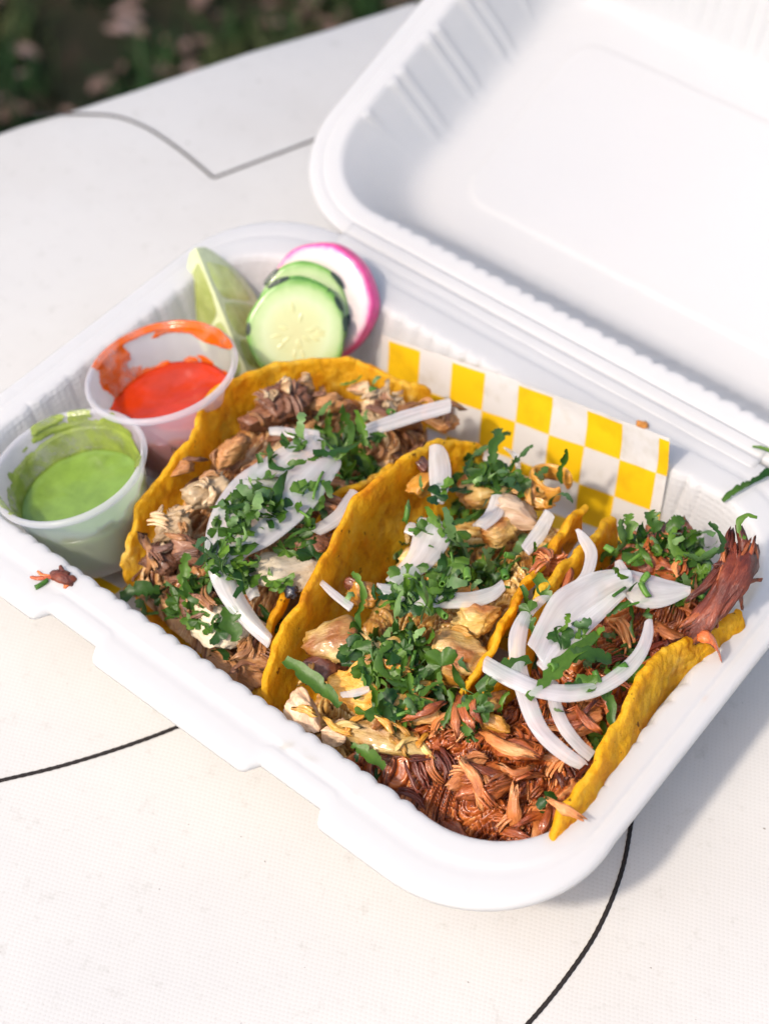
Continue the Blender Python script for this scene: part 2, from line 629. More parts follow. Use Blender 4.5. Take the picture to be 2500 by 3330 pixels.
M['mass_red'] = mat_mass('stewed_meat_mass', [(0.14, (0.020, 0.004, 0.002)), (0.34, (0.13, 0.022, 0.005)), (0.54, (0.32, 0.070, 0.012)), (0.74, (0.49, 0.14, 0.030)), (0.92, (0.64, 0.30, 0.11))], 0.30, 0.35)
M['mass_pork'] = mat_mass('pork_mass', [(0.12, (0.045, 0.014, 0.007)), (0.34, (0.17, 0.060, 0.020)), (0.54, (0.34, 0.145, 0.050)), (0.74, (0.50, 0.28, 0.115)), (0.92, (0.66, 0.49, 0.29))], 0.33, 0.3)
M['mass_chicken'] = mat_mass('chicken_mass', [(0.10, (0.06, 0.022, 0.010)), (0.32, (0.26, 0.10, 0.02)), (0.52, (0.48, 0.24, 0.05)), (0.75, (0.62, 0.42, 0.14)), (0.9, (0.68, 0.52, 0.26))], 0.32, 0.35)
M['leaf'] = mat_leaf('cilantro', (0.012, 0.050, 0.006), (0.095, 0.190, 0.020))
M['stem'] = mat_leaf('cilantro_stem', (0.045, 0.14, 0.016), (0.14, 0.28, 0.045))
M['salsa_green'] = mat_simple('green_salsa', (0.145, 0.235, 0.038), 0.22, 0.5, 120, 0.35, 0.0008, 0.22, sss=0.3)
M['salsa_green_pale'] = mat_simple('green_salsa_smear', (0.27, 0.34, 0.06), 0.2, 0.5, 170, 0.5, 0.0008, 0.25, trans=0.3, film=150)
M['salsa_red'] = mat_simple('red_salsa', (0.42, 0.026, 0.001), 0.16, 0.5, 90, 0.25, 0.0008, 0.2, sss=0.2)
M['salsa_red_pale'] = mat_simple('red_salsa_smear', (0.72, 0.125, 0.002), 0.15, 0.5, 170, 0.4, 0.0008, 0.2, trans=0.3, film=150)
M['cuc'] = mat_radial('cucumber_flesh', [(0.0, (0.45, 0.44, 0.21)), (0.40, (0.45, 0.47, 0.23)), (0.62, (0.44, 0.50, 0.28)), (0.80, (0.34, 0.44, 0.19)), (0.92, (0.14, 0.30, 0.05)), (1.0, (0.05, 0.16, 0.02))], 17.0)
M['cuc_seed'] = mat_simple('cucumber_seed', (0.46, 0.46, 0.22), 0.25, 0.5, 300, 0.2, 0.0004, 0.1, sss=0.4)
M['cuc_skin'] = mat_simple('cucumber_skin', (0.010, 0.028, 0.012), 0.35, 0.5, 400, 0.6, 0.0006, 0.4)
M['cuc_rim'] = mat_simple('cucumber_peeled_edge', (0.17, 0.42, 0.06), 0.35, 0.5, 200, 0.3, 0.0006, 0.35, sss=0.3)
M['radish'] = mat_radial('radish_flesh', [(0.0, (0.52, 0.475, 0.445)), (0.80, (0.52, 0.45, 0.43)), (0.90, (0.54, 0.36, 0.38)), (0.955, (0.72, 0.14, 0.34)), (1.0, (0.66, 0.03, 0.20))], 19.5, bscale=420)
M['radish_skin'] = mat_simple('radish_skin', (0.66, 0.035, 0.20), 0.3, 0.5, 180, 0.3, 0.0006, 0.3, sss=0.15)
M['lime_pith'] = mat_simple('lime_pith', (0.52, 0.56, 0.32), 0.4, 0.5, 300, 0.3, 0.0005, 0.12, sss=0.35)
M['lime_pulp'] = mat_meat('lime_pulp', [(0.3, (0.26, 0.31, 0.06)), (0.5, (0.37, 0.42, 0.12)), (0.7, (0.48, 0.52, 0.22))], rough=0.22, coat=0.4, stretch=(90, 380, 380), bstr=0.5)
M['lime_peel'] = mat_simple('lime_peel', (0.12, 0.27, 0.03), 0.35, 0.5, 700, 0.6, 0.0005, 0.3)
M['crumb'] = mat_simple('orange_crumb', (0.50, 0.20, 0.03), 0.4, 0.5, 400, 0.5, 0.0006, 0.3)
M['pepper'] = mat_simple('peppercorn', (0.012, 0.010, 0.014), 0.25, 0.6, 600, 0.8, 0.0008, 0.5, coat=0.4)
M['stain'] = mat_simple('sauce_stain', (0.42, 0.30, 0.05), 0.3, 0.5, 500, 0.3, 0.0004, 0.3, trans=0.2)
M['orange_strip'] = mat_meat('orange_shred', [(0.3, (0.42, 0.05, 0.008)), (0.55, (0.66, 0.13, 0.02)), (0.75, (0.72, 0.25, 0.05))], rough=0.25, coat=0.4)


# ------------------------------------------------------------------ ground beyond the table
def ground():
    m, t, b, o = nodes('soil')
    a = noise_tex(t, 6, 5, 0.7)
    r = ramp(t, a.outputs[0], [(0.3, (0.008, 0.011, 0.005)), (0.5, (0.016, 0.016, 0.009)), (0.7, (0.040, 0.024, 0.018))])
    t.links.new(r.outputs[0], b.inputs['Base Color'])
    b.inputs['Roughness'].default_value = 0.95
    b.inputs['Specular IOR Level'].default_value = 0.1
    bump(t, b, a.outputs[0], 0.8, 0.03)
    n = 60
    vs = []
    for i in range(n):
        for j in range(n):
            x, y = -9000 + 14000 * i / (n - 1), -5000 + 14000 * j / (n - 1)
            vs.append((x, y, -700 + 12 * n1((x, y, 0), 300)))
    g = mk('ground', vs, gridfaces(n, n), m)
    tag(g, 'dark grassy earth strewn with leaves beyond the table', 'ground', kind='structure')
    gm, t, b, o = nodes('grass_blade')
    nt = noise_tex(t, 5, 2)
    r = ramp(t, nt.outputs[0], [(0.35, (0.008, 0.026, 0.009)), (0.55, (0.018, 0.048, 0.014)), (0.72, (0.07, 0.07, 0.03))])
    t.links.new(r.outputs[0], b.inputs['Base Color'])
    b.inputs['Roughness'].default_value = 0.7
    b.inputs['Specular IOR Level'].default_value = 0.15
    vs, fs = [], []
    rnd = random.Random(3)
    for k in range(9000):
        x, y = rnd.uniform(-1500, -450), rnd.uniform(550, 1600)
        if n1((x, y, 5), 120) < -0.12 + rnd.uniform(-0.15, 0.15):
            continue
        h, w, a = rnd.uniform(25, 75), rnd.uniform(2.0, 4.5), rnd.uniform(0, 6.28)
        lx, ly = rnd.gauss(0, 22), rnd.gauss(0, 22)
        dx, dy = math.cos(a) * w, math.sin(a) * w
        z = -706
        i = len(vs)
        vs += [(x - dx, y - dy, z), (x + dx, y + dy, z), (x + lx * .4 + dx * .7, y + ly * .4 + dy * .7, z + h * .6), (x + lx * .4 - dx * .7, y + ly * .4 - dy * .7, z + h * .6), (x + lx, y + ly, z + h)]
        fs += [(i, i + 1, i + 2, i + 3), (i + 3, i + 2, i + 4)]
    gr = mk('grass', vs, fs, gm)
    tag(gr, 'blurred dark green grass growing past the table edge', 'grass', kind='stuff')
    lm, t, b, o = nodes('dry_leaf')
    nt = noise_tex(t, 14, 2)
    r = ramp(t, nt.outputs[0], [(0.3, (0.07, 0.04, 0.028)), (0.5, (0.15, 0.09, 0.07)), (0.68, (0.26, 0.20, 0.20))])
    t.links.new(r.outputs[0], b.inputs['Base Color'])
    b.inputs['Roughness'].default_value = 0.8
    vs, fs = [], []
    for k in range(800):
        x, y = rnd.uniform(-1500, -450), rnd.uniform(550, 1600)
        if n1((x, y, 9), 130) < 0.0 + rnd.uniform(-0.2, 0.2):
            continue
        s, a, z = rnd.uniform(7, 19), rnd.uniform(0, 6.28), -698 + rnd.uniform(0, 30)
        i = len(vs)
        c, sn = math.cos(a), math.sin(a)
        for (u, v, w) in ((-1, 0, 0), (-.3, .5, .25), (.5, .45, .3), (1.1, 0, .1), (.5, -.45, .3), (-.3, -.5, .25), (.1, 0, 0)):
            vs.append((x + s * (u * c - v * sn), y + s * (u * sn + v * c), z + s * w * rnd.uniform(.3, 1)))
        for q in range(6):
            fs.append((i + q, i + (q + 1) % 6, i + 6))
    lf = mk('leaf_litter', vs, fs, lm)
    tag(lf, 'blurred brown and pinkish fallen leaves in the grass', 'leaves', kind='stuff')


ground()

# ------------------------------------------------------------------ tree whose leaves dapple the sunlight
def shade_tree():
    rnd = random.Random(12)
    bark = mat_simple('bark', (0.10, 0.07, 0.05), 0.9, 0.2, 12, 0.8, 0.02, 0.3)
    lm = mat_simple('tree_leaf', (0.05, 0.10, 0.025), 0.5, 0.4, 9, 0.2, 0.002, 0.3, trans=0.3)
    c = V((-70, 330, 0)) + V((-0.23, -0.82, 1.0)) * 2300
    root = empty('tree', (c.x - 1500, c.y - 500, -700), 'broad leafy tree shading the far side of the table from outside the frame', 'tree')
    base = V((c.x - 1500, c.y - 500, -700))
    for (path, r) in (([base, base + V((60, 40, 1200)), base + V((250, 120, 2400)), base + V((500, 200, 3300))], 110), ([base + V((200, 100, 2200)), c + V((-500, -150, 60)), c + V((0, 0, 120)), c + V((420, 120, 60))], 34)):
        n, k = 20, 10
        pp = catmull(path, n)
        vs = []
        for i, p in enumerate(pp):
            tn = (pp[min(i + 1, n - 1)] - pp[max(i - 1, 0)]).normalized()
            sd = tn.orthogonal().normalized()
            up = sd.cross(tn)
            q = r * (1 - 0.7 * i / (n - 1))
            for j in range(k):
                a = 6.2832 * j / k
                vs.append(p + sd * q * math.cos(a) + up * q * math.sin(a))
        mk('trunk' if r > 100 else 'limb', vs, gridfaces(n, k, True), bark, root)
    vs, fs = [], []
    for q in range(620):
        x, y, z = rnd.gauss(0, 1), rnd.gauss(0, 1), rnd.gauss(0, 1)
        if q % 2:
            p = c + V((x * 150 - 130, y * 150 - 30, z * 110))
        else:
            p = c + V((x * 80 + 110, y * 90 + 40, z * 100))
        if n1(p, 90) < -0.05:
            continue
        s_, u = rnd.uniform(20, 32), V((rnd.gauss(0, 1), rnd.gauss(0, 1), rnd.gauss(0, .5))).normalized()
        nn = V((rnd.gauss(0, .6), rnd.gauss(0, .6), 1)).normalized()
        sd = u.cross(nn).normalized()
        i = len(vs)
        vs += [p - u * s_, p + sd * s_ * .45, p + u * s_, p - sd * s_ * .45]
        fs.append((i, i + 1, i + 2, i + 3))
    tag(mk('crown', vs, fs, lm, root), kind='stuff')


shade_tree()

# ------------------------------------------------------------------ tablecloth
E1 = V((0.375, 0.927, 0)).normalized()           # along the far table edge
E2 = V((-E1.y, E1.x, 0))                         # outward over that edge
EP = V((-116.0, 235.0, 0))                       # a point on the edge


def tablecloth():
    prof = [(-1300, 0), (-700, 0), (-400, 0), (-250, 0), (-150, 0), (-80, 0), (-40, 0), (-20, 0), (-11, -0.2)]
    for k in range(1, 9):
        a = k / 8 * math.pi / 2
        prof.append((-11 + 11 * math.sin(a), -0.2 - 11 * (1 - math.cos(a))))
    prof += [(2, -30), (4, -60), (7, -140), (9, -260)]
    ns = 150
    vs = []
    for i in range(ns):
        s = -700 + 1900 * i / (ns - 1)
        for (d, z) in prof:
            w = 1.6 * n1((s, 0, 3), 60) + 0.7 * n1((s, 0, 8), 17)
            fall = smooth01(-60, 10, d)
            curl = -26 * smooth01(-60, -190, s) * fall
            p = EP + E1 * s + E2 * (d + w * fall + 6 * n1((s, z, 1), 70) * smooth01(0, -100, z) + curl)
            vs.append((p.x, p.y, z + 0.35 * n1((p.x, p.y, 0), 55) * 0.6))
    o = mk('tablecloth', vs, gridfaces(ns, len(prof)), M['cloth'])
    tag(o, 'cream canvas tablecloth with thin black curved lines under the takeout box', 'tablecloth')
    return o


CLOTH = tablecloth()


def cord(pts, n, w=0.62):
    pp = catmull(pts, n)
    vs, k = [], 8
    for i, p in enumerate(pp):
        tn = (pp[min(i + 1, n - 1)] - pp[max(i - 1, 0)]).normalized()
        sd = V((-tn.y, tn.x, 0))
        tw = 1 + 0.10 * math.sin(i * 1.9) + 0.06 * n1((i, 0, 0), 3.0)
        for j in range(k):
            a = math.pi * j / (k - 1)
            vs.append(p + sd * (w * tw * math.cos(a)) + V((0, 0, 0.30 * math.sin(a) * tw - 0.05)))
    o = mk('stitched_line', vs, gridfaces(n, k), M['thread'], CLOTH)
    return o


cord([(74.3, -42.4, 0.2), (78.7, -35.9, 0.2), (88.6, -21.9, 0.2), (98.4, -5.5, 0.2), (106.3, 10.3, 0.2), (113.1, 28.1, 0.2)], 120)
cord([(219.7, 77.0, 0.2), (226.0, 65.0, 0.2), (232.3, 50.1, 0.2), (236.4, 32.5, 0.2), (237.4, 15.8, 0.2), (236.8, -0.2, 0.2), (234.7, -15.6, 0.2)], 150)
cord([(-135.1, 182.4, 0.2), (-119.4, 195.3, 0.2), (-108.3, 202.5, 0.2), (-95.5, 205.0, 0.2), (-82.4, 204.4, 0.2), (-67.9, 202.2, 0.2), (-52.4, 199.0, 0.2)], 110)
cord([(-52.4, 199.0, 0.2), (-45.7, 217.9, 0.2), (-38.2, 239.2, 0.2), (-31.8, 258.1, 0.2)], 70)
cord([(-75.1, 336.1, 0.2), (-65.4, 340.5, 0.2), (-53.7, 348.4, 0.2), (-47.3, 356.4, 0.2)], 40)

# ------------------------------------------------------------------ takeout box
RIM = 38.0


def rrect(x0, x1, y0, y1, r, nx=200, ny=150, nc=18):
    """rounded rectangle, counter-clockwise from the front-left; yields (x, y, side, s, normal)"""
    out = []

    def arc(cx, cy, a0, side):
        for k in range(nc):
            a = a0 + (k + 0.5) / nc * math.pi / 2
            out.append((cx + r * math.cos(a), cy + r * math.sin(a), side, (k + .5) / nc, (math.cos(a), math.sin(a))))
    for k in range(nx):
        f = k / (nx - 1)
        out.append((x0 + r + (x1 - x0 - 2 * r) * f, y0, 'F', f, (0, -1)))
    arc(x1 - r, y0 + r, -math.pi / 2, 'c')
    for k in range(ny):
        f = k / (ny - 1)
        out.append((x1, y0 + r + (y1 - y0 - 2 * r) * f, 'R', f, (1, 0)))
    arc(x1 - r, y1 - r, 0, 'c')
    for k in range(nx):
        f = k / (nx - 1)
        out.append((x1 - r - (x1 - x0 - 2 * r) * f, y1, 'B', f, (0, 1)))
    arc(x0 + r, y1 - r, math.pi / 2, 'c')
    for k in range(ny):
        f = k / (ny - 1)
        out.append((x0, y1 - r - (y1 - y0 - 2 * r) * f, 'L', f, (-1, 0)))
    arc(x0 + r, y0 + r, math.pi, 'c')
    return out


def loft(loops, name, parent, xf, midx_from, smooth_inside=False):
    n = len(loops[0])
    vs = [xf(V(p)) for lp in loops for p in lp]
    fs = gridfaces(len(loops), n, True)
    mi = []
    for i in range(len(loops) - 1):
        mi += [0 if i >= midx_from else 1] * n
    c0 = V((0, 0, 0))
    for p in loops[0]:
        c0 += V(p)
    vs.append(xf(c0 / n))
    ci = len(vs) - 1
    for j in range(n):
        fs.append((j, ci, (j + 1) % n))
        mi.append(1)
    return mk(name, vs, fs, None, parent, mats=[M['plastic'], M['plastic'] if smooth_inside else M['plastic_tex']], midx=mi)


def ribwave(s, per):
    return 1.0 - abs(math.sin(math.pi * s / per)) ** 0.7


def front_tab(x):
    """outward reach of the closure tabs along the front edge"""
    w = 0.0
    for a, b in ((-60, 69), (90.5, 146.5), (170.5, 300)):
        w = max(w, smooth01(a - 1.8, a + 1.8, x) * (1 - smooth01(b - 1.8, b + 1.8, x)))
    return 4.6 * w


def box_side(kind):
    """profile loops from the floor centre outwards; kind 'tray' or 'lid'"""
    lid = kind == 'lid'
    depth = 29.0 if lid else RIM - 2.0
    IR = (10.0, 222.0, 12.9, 153.0)
    if lid:
        IR = (10.0, 222.0, 11.5, 159.0)

    def rect(ins, r, z, rib=0.0):
        lp = []
        for (x, y, sd, f, nn) in rrect(IR[0] + ins, IR[1] - ins, IR[2] + ins, IR[3] - ins, r):
            e = 0.0
            if rib and sd in 'FRBL':
                edge = smooth01(0, 0.05, f) * smooth01(1, 0.95, f)
                if lid and sd in 'LR':
                    u = (y - IR[2]) % 21.0
                    e = -rib * 0.95 * (math.exp(-((u - 6.5) / 1.6) ** 2) + math.exp(-((u - 11.5) / 1.6) ** 2)) * edge
                else:
                    u = x if sd in 'FB' else y
                    per = 6.3 if sd in 'FB' else 8.2
                    e = rib * edge * (ribwave(u + 0.6 * math.sin(u * .37), per) * (0.75 + 0.5 * n1((u, 0, 2 if sd == 'F' else 7), 9)) - 0.4)
            if sd == 'L' and not lid:
                e *= 0.45
            lp.append((x + nn[0] * e, y + nn[1] * e, z))
        return lp
    zf = RIM - depth
    L = []
    if lid:
        L.append(rect(60, 4, zf))
        L.append(rect(36, 10.0, zf + 0.0))
        L.append(rect(35.2, 10.5, zf - 0.05))
        L.append(rect(34.0, 11.2, zf - 0.6))
        L.append(rect(33.0, 11.8, zf - 0.65))
        L.append(rect(23, 19, zf - 0.6))
    else:
        L.append(rect(50, 8, zf))
        L.append(rect(25, 12, zf))
        L.append(rect(14, 19, zf, 0.0))
    wall = ((11.5, 20, 0.6), (9.6, 21.2, 2.4), (8.4, 22, 5.2), (7.2, 22.8, 9.5), (5.9, 24, 14.5), (4.6, 25.2, 19.5), (3.2, 26.4, 24.5), (1.9, 27.6, 29.5), (0.9, 28.4, 0.0), (0.35, 28.8, -1), (0.0, 29.1, -2))
    for (ins, r, h) in wall:
        if h > 0 or ins > 8:
            z = zf + h * (depth / 36.0)
            rib = 1.2 * smooth01(0.3, 9, h)
        else:
            z = {0.0: RIM - 3.0, -1: RIM - 1.2, -2: RIM - 0.25}[h]
            rib = {0.0: 1.7, -1: 1.8, -2: 1.8}[h]
        if lid and h == 0.6: z = zf - 0.2
        L.append(rect(ins * (1.7 if lid else 1.0), r, z, rib))
    nwall = len(L)

    # flange: width differs by side; k 0..1 from inner rim to outer edge
    OUT = (0.0, 232.0, 0.0, 171.0) if not lid else (0.0, 232.0, 1.0, 170.0)

    def flange(k, z, tab=0.0, rib=0.0):
        x0, x1 = IR[0] + (OUT[0] - IR[0]) * k, IR[1] + (OUT[1] - IR[1]) * k
        y0, y1 = IR[2] + (OUT[2] - IR[2]) * k, IR[3] + (OUT[3] - IR[3]) * k
        lp = []
        for (x, y, sd, f, nn) in rrect(x0, x1, y0, y1, 29.1 + 8.9 * k):
            e = 0.0
            if tab and not lid and (sd == 'F' or (sd == 'c' and y < 60)):
                e = tab * front_tab(x) * max(0.0, -nn[1])
            if rib and sd in 'FRBL':
                edge = smooth01(0, 0.05, f) * smooth01(1, 0.95, f)
                u = x if sd in 'FB' else y
                per = 6.3 if sd in 'FB' else 8.2
                if not (lid and sd in 'LR'):
                    e += rib * edge * (ribwave(u + 0.6 * math.sin(u * .37), per) * (0.75 + 0.5 * n1((u, 0, 2 if sd == 'F' else 7), 9)) - 0.4)
            w = 0.12 * n1((x, y, 4 if lid else 0), 30)
            lp.append((x + nn[0] * e, y + nn[1] * e, z + w))
        return lp
    for (k, dz, tab, rib) in ((0.05, 0.04, 0, 1.5), (0.10, 0.09, 0, 1.0), (0.18, 0.10, 0, 0.3), (0.40, 0.10, 0, 0), (0.44, 0.09, 0, 0), (0.475, 0.02, 0, 0), (0.52, -0.24, 0.1, 0), (0.555, -0.32, 0.1, 0),
                              (0.60, -0.32, 0.2, 0), (0.64, -0.26, 0.3, 0), (0.68, -0.12, 0.4, 0), (0.71, -0.08, 0.5, 0), (0.78, -0.07, 0.7, 0), (0.93, -0.07, 0.9, 0), (0.962, -0.11, 0.97, 0), (0.984, -0.30, 1.0, 0),
                              (0.995, -0.70, 1.0, 0), (1.0, -1.2, 1.0, 0), (1.003, -2.1, 1.0, 0)):
        L.append(flange(k, RIM + dz, tab, rib))
    return L, nwall


HINGE_Y, LID_TILT = 172.0, math.radians(19.5)
BOX = empty('takeout_box', (116, 86, 0), 'open white plastic clamshell takeout box with ribbed sides holding three tacos', 'takeout box')
loops, nw = box_side('tray')
tray = solidify(loft(loops, 'tray', BOX, lambda p: p, nw), 0.9, -1.0)
loops, nw = box_side('lid')
ROT = Matrix.Rotation(LID_TILT, 3, 'X')


def lidxf(p):
    q = ROT @ V((p.x, p.y, p.z - RIM))
    return V((q.x, q.y + HINGE_Y, q.z + RIM))


lid = solidify(loft(loops, 'lid', BOX, lidxf, nw, True), 0.9, -1.0)


def hinge():
    prof = []
    for k in range(13):
        a = k / 12
        y = 167.6 + 9.2 * a
        z = RIM + 0.1 + 0.55 * math.sin(a * math.pi) - (0.55 if k == 6 else 0) + max(0, (y - 172)) * math.tan(LID_TILT)
        prof.append((y, z))
    vs, n = [], 90
    for i in range(n):
        x = 35 + 162 * i / (n - 1)
        for (y, z) in prof:
            vs.append((x, y, z + 0.06 * n1((x, y, 0), 12)))
    return solidify(mk('hinge', vs, gridfaces(n, len(prof)), M['plastic'], BOX), 0.7, -1)


hinge()

# ------------------------------------------------------------------ checkered paper liner
def liner():
    vs, uv = [], []
    nu, nv = 90, 70
    ang = math.radians(9.5)
    x0, x1 = 70.3, 176.0
    for i in range(nu):
        fx = i / (nu - 1)
        for j in range(nv):
            d = j / (nv - 1) * 168.0                     # distance down from the top edge
            xt = x0 + (x1 - x0) * fx
            ztop = 31.6 + 20.6 * (xt - 73.2) / 99.4
            # the sheet runs down the back wall, bends and lies on the floor to the front
            wall = ztop - 7.0
            if d < wall:
                z = ztop - d
                y = 142.5 + 7.5 * (z - 4) / 36.0
                y = min(y, 150.2)
                xx = xt + d * math.sin(ang) * 0.8
            else:
                e = d - wall
                bend = min(1.0, e / 5.0)
                z = 7.0 - 3.2 * math.sin(bend * math.pi / 2)
                y = 143.1 - 3.0 * bend - max(0, e - 3.0)
                xx = xt + wall * math.sin(ang) * 0.8
                # lower part of the sheet fans out under the food
                xx = xx + (fx - 0.5) * min(e, 90) * 0.55 - 0.10 * e
            w = 0.5 * n1((xx, y, z), 22) + 0.25 * n1((xx, y, z), 7)
            vs.append((xx, max(y, 22) + (w if d < wall else 0), z + (0 if d < wall else 0.3 + 0.3 * w)))
            uv.append(((xt - 73.2) / 12.42 + 41.0, 40 - (d - 1.4) / 13.6))
    o = mk('paper_liner', vs, gridfaces(nu, nv), M['paper'], uvs=uv)
    tag(o, 'yellow and white checkered deli paper standing against the back wall of the box', 'paper liner')


liner()

# ------------------------------------------------------------------ tacos: tortillas and filling beds
COLL = []          # world-space triangles used to rest later pieces on


def collide(o):
    me = o.data
    org = ORG[o]
    COLL.append(([v.co / MM + org for v in me.vertices], [tuple(p.vertices) for p in me.polygons]))


def collide_inst(o):
    mw = o.rotation_quaternion.to_matrix()
    sc = o.scale
    org = ORG[o]
    COLL.append(([mw @ V((v.co.x * sc[0], v.co.y * sc[1], v.co.z * sc[2])) / MM + org for v in o.data.vertices], [tuple(p.vertices) for p in o.data.polygons]))


def bvh():
    vs, fs = [], []
    for v, f in COLL:
        k = len(vs)
        vs += v
        fs += [tuple(a + k for a in q) for q in f]
    return BVHTree.FromPolygons(vs, fs)


def section(L, B, R, t, rb=0.0):
    """point on the U-shaped cross-section, t 0..1 from left edge to right edge"""
    def half(E, u):
        c = V((E.x * .80 + B.x * .20, E.y * .80 + B.y * .20, B.z + (E.z - B.z) * .12))
        if rb and E is R:
            c = V((E.x + rb, E.y, B.z + (E.z - B.z) * .30))
        return E * (1 - u) ** 2 + c * 2 * u * (1 - u) + B * u * u
    return half(L, t * 2) if t < 0.5 else half(R, (1 - t) * 2)


def tortilla(parent, Ls, Bs, Rs, seed, m=110, n=84, wob=1.0, rb=0.0):
    L, B, R = catmull(Ls, m), catmull(Bs, m), catmull(Rs, m)
    vs = []
    for i in range(m):
        for j in range(n):
            t = j / (n - 1)
            p = section(L[i], B[i], R[i], t, rb)
            edge = max(0.0, 1 - min(t, 1 - t) * 7)
            ends = max(0.0, 1 - min(i, m - 1 - i) / 8)
            q = p + V((seed * 31, 0, 0))
            w = 1.3 * n1(q, 15) + 0.8 * n1(q, 6) + 0.8 * max(0, n1(q, 3.4)) + 0.6 * n1(q, 2.2) + 0.45 * n1(q, 1.2)
            out = V((-1 if t < 0.5 else 1, 0, 0.15))
            p = p + out * w * (0.7 + 0.5 * edge)
            p.z += edge * wob * (2.0 * n1((i * 1.3, seed, t * 9), 14) + 0.7 * n1((i * 1.3, seed + 5, t * 9), 5.1) + 0.35 * n1((i * 1.3, seed + 7, t * 9), 1.6))
            p.x += edge * wob * (2.4 * n1((i * 1.3, seed + 9, 0), 17) + 0.5 * n1((i * 1.3, seed + 3, 0), 4.7))
            p.y += ends * 1.6 * n1((j * 1.0, seed + 3, 0), 5)
            vs.append(p)
    o = mk('tortilla', vs, gridfaces(m, n), M['tortilla'], parent)
    collide(o)
    solidify(o, 2.4 if rb else 2.0, 0.0)
    subsurf(o, 1)
    return o


def h1(p, k):
    a = math.sin(p.x * (12.9898 + k) + p.y * (78.233 - k) + p.z * 37.7 + k * 3.1) * 43758.5453
    return a - math.floor(a)


def shredded(p, cell, seed, flow, long=2.3):
    """height and tone of a mass of pulled meat: long tilted clumps, each ridged along its own fibres"""
    fl = flow + 0.9 * noise.noise(V((p.x / 26, p.y / 26, seed * 5.1)))
    cs, sn = math.cos(fl), math.sin(fl)
    w = V((noise.noise(V((p.x / (cell * 1.2), p.y / (cell * 1.2), seed))), noise.noise(V((p.x / (cell * 1.2) + 31.7, p.y / (cell * 1.2), seed + 7.3))), 0))
    gu, gv = p.x * cs + p.y * sn, -p.x * sn + p.y * cs
    q = V((gu / (cell * long) + .30 * w.x, gv / cell + .55 * w.y, seed * 3.7))
    ds, ps = noise.voronoi(q)
    c = ps[0]
    a = (h1(c, 1) - .5) * 1.3
    dx, dy = (q.x - c.x) * cell * long, (q.y - c.y) * cell
    u, v = dx * math.cos(a) + dy * math.sin(a), -dx * math.sin(a) + dy * math.cos(a)
    v += 0.7 * noise.noise(V((u / 4, v / 3, seed)))
    rid = 1 - 2 * abs(noise.noise(V((u / 12, v / 1.0, h1(c, 2) * 50))))
    fin = noise.noise(V((u / 8, v / .42, h1(c, 3) * 50)))
    gap = 0.12 + 0.3 * h1(c, 8)
    edge = smooth01(0.0, gap, ds[1] - ds[0])
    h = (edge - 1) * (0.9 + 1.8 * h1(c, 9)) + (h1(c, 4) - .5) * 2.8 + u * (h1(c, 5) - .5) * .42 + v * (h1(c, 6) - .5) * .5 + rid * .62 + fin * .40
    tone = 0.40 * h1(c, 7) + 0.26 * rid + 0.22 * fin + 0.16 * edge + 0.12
    return h, tone


def mass(parent, left, right, bulge, mat, seed, cell=6.0, flow=1.2, m=230, n=130, amp=1.0):
    A, B = catmull(left, m), catmull(right, m)
    vs, tn = [], []
    for i in range(m):
        endf = smooth01(0, 0.035, i / (m - 1)) * smooth01(1, 0.95, i / (m - 1))
        for j in range(n):
            f = j / (n - 1)
            p = A[i].lerp(B[i], f)
            sn = math.sin(math.pi * f)
            h, t = shredded(p, cell, seed, flow)
            p.z += bulge * sn ** .7 * (0.4 + 0.6 * endf) + amp * h * min(1, sn * 4) * (0.35 + 0.65 * endf) - 2.5 * (1 - endf)
            vs.append(p)
            tn.append(t)
    o = mk('filling', vs, gridfaces(m, n), mat, parent)
    at = o.data.attributes.new('tone', 'FLOAT', 'POINT')
    at.data.foreach_set('value', tn)
    tag(o, kind='stuff')
    collide(o)
    return o


T1L = [(66.5, 29.5, 24.0), (65.2, 36.5, 32.0), (61.9, 48.0, 40.0), (62.5, 64.0, 45.0), (58.0, 77.2, 47.0), (57.4, 96.7, 47.0), (64.5, 112.4, 44.0), (73.7, 124.0, 42.0), (81.7, 127.9, 40.0), (94.1, 131.1, 38.0), (100.9, 135.4, 35.0)]
T1B = [(92, 24, 6), (92, 34, 6), (90, 45, 6), (89, 60, 6), (89, 75, 6), (91, 88, 6), (94, 97, 6), (97, 103, 6), (100, 107, 6), (104, 109, 6), (108, 110, 8)]
T1R = [(130, 20, 26), (126, 29, 33), (119, 42, 39), (114, 58, 41), (110, 74, 41), (109, 88, 41), (110, 98, 40), (112, 104, 39), (114, 108, 37), (117, 112, 35), (118, 114, 33)]
T2L = [(132.9, 17.8, 26.0), (131.4, 20.8, 36.0), (127.1, 35.0, 46.0), (123.7, 54.9, 50.0), (119.7, 72.0, 51.0), (117.6, 93.8, 50.0), (118.0, 104.4, 48.0), (120.7, 114.8, 44.0), (127.5, 124.8, 38.0)]
T2B = [(153, 22, 6), (152, 30, 6), (150, 45, 6), (148, 60, 6), (146, 76, 6), (146, 92, 6), (147, 102, 6), (150, 110, 6), (154, 114, 8)]
T2R = [(178, 28, 26), (178, 38, 33), (176.2, 60.4, 44.0), (174.5, 71.4, 48.0), (173.2, 80.6, 50.0), (171.1, 91.2, 51.0), (169.0, 102.2, 50.0), (168.5, 111.4, 48.0), (169.2, 120.6, 44.0)]
T3L = [(183, 26, 26), (184, 36, 33), (180.9, 62.5, 43.0), (180.1, 72.0, 48.0), (178.5, 82.8, 50.0), (176.6, 94.6, 50.0), (176.4, 104.5, 49.0), (175.4, 114.7, 45.0), (175.9, 124.7, 40.0)]
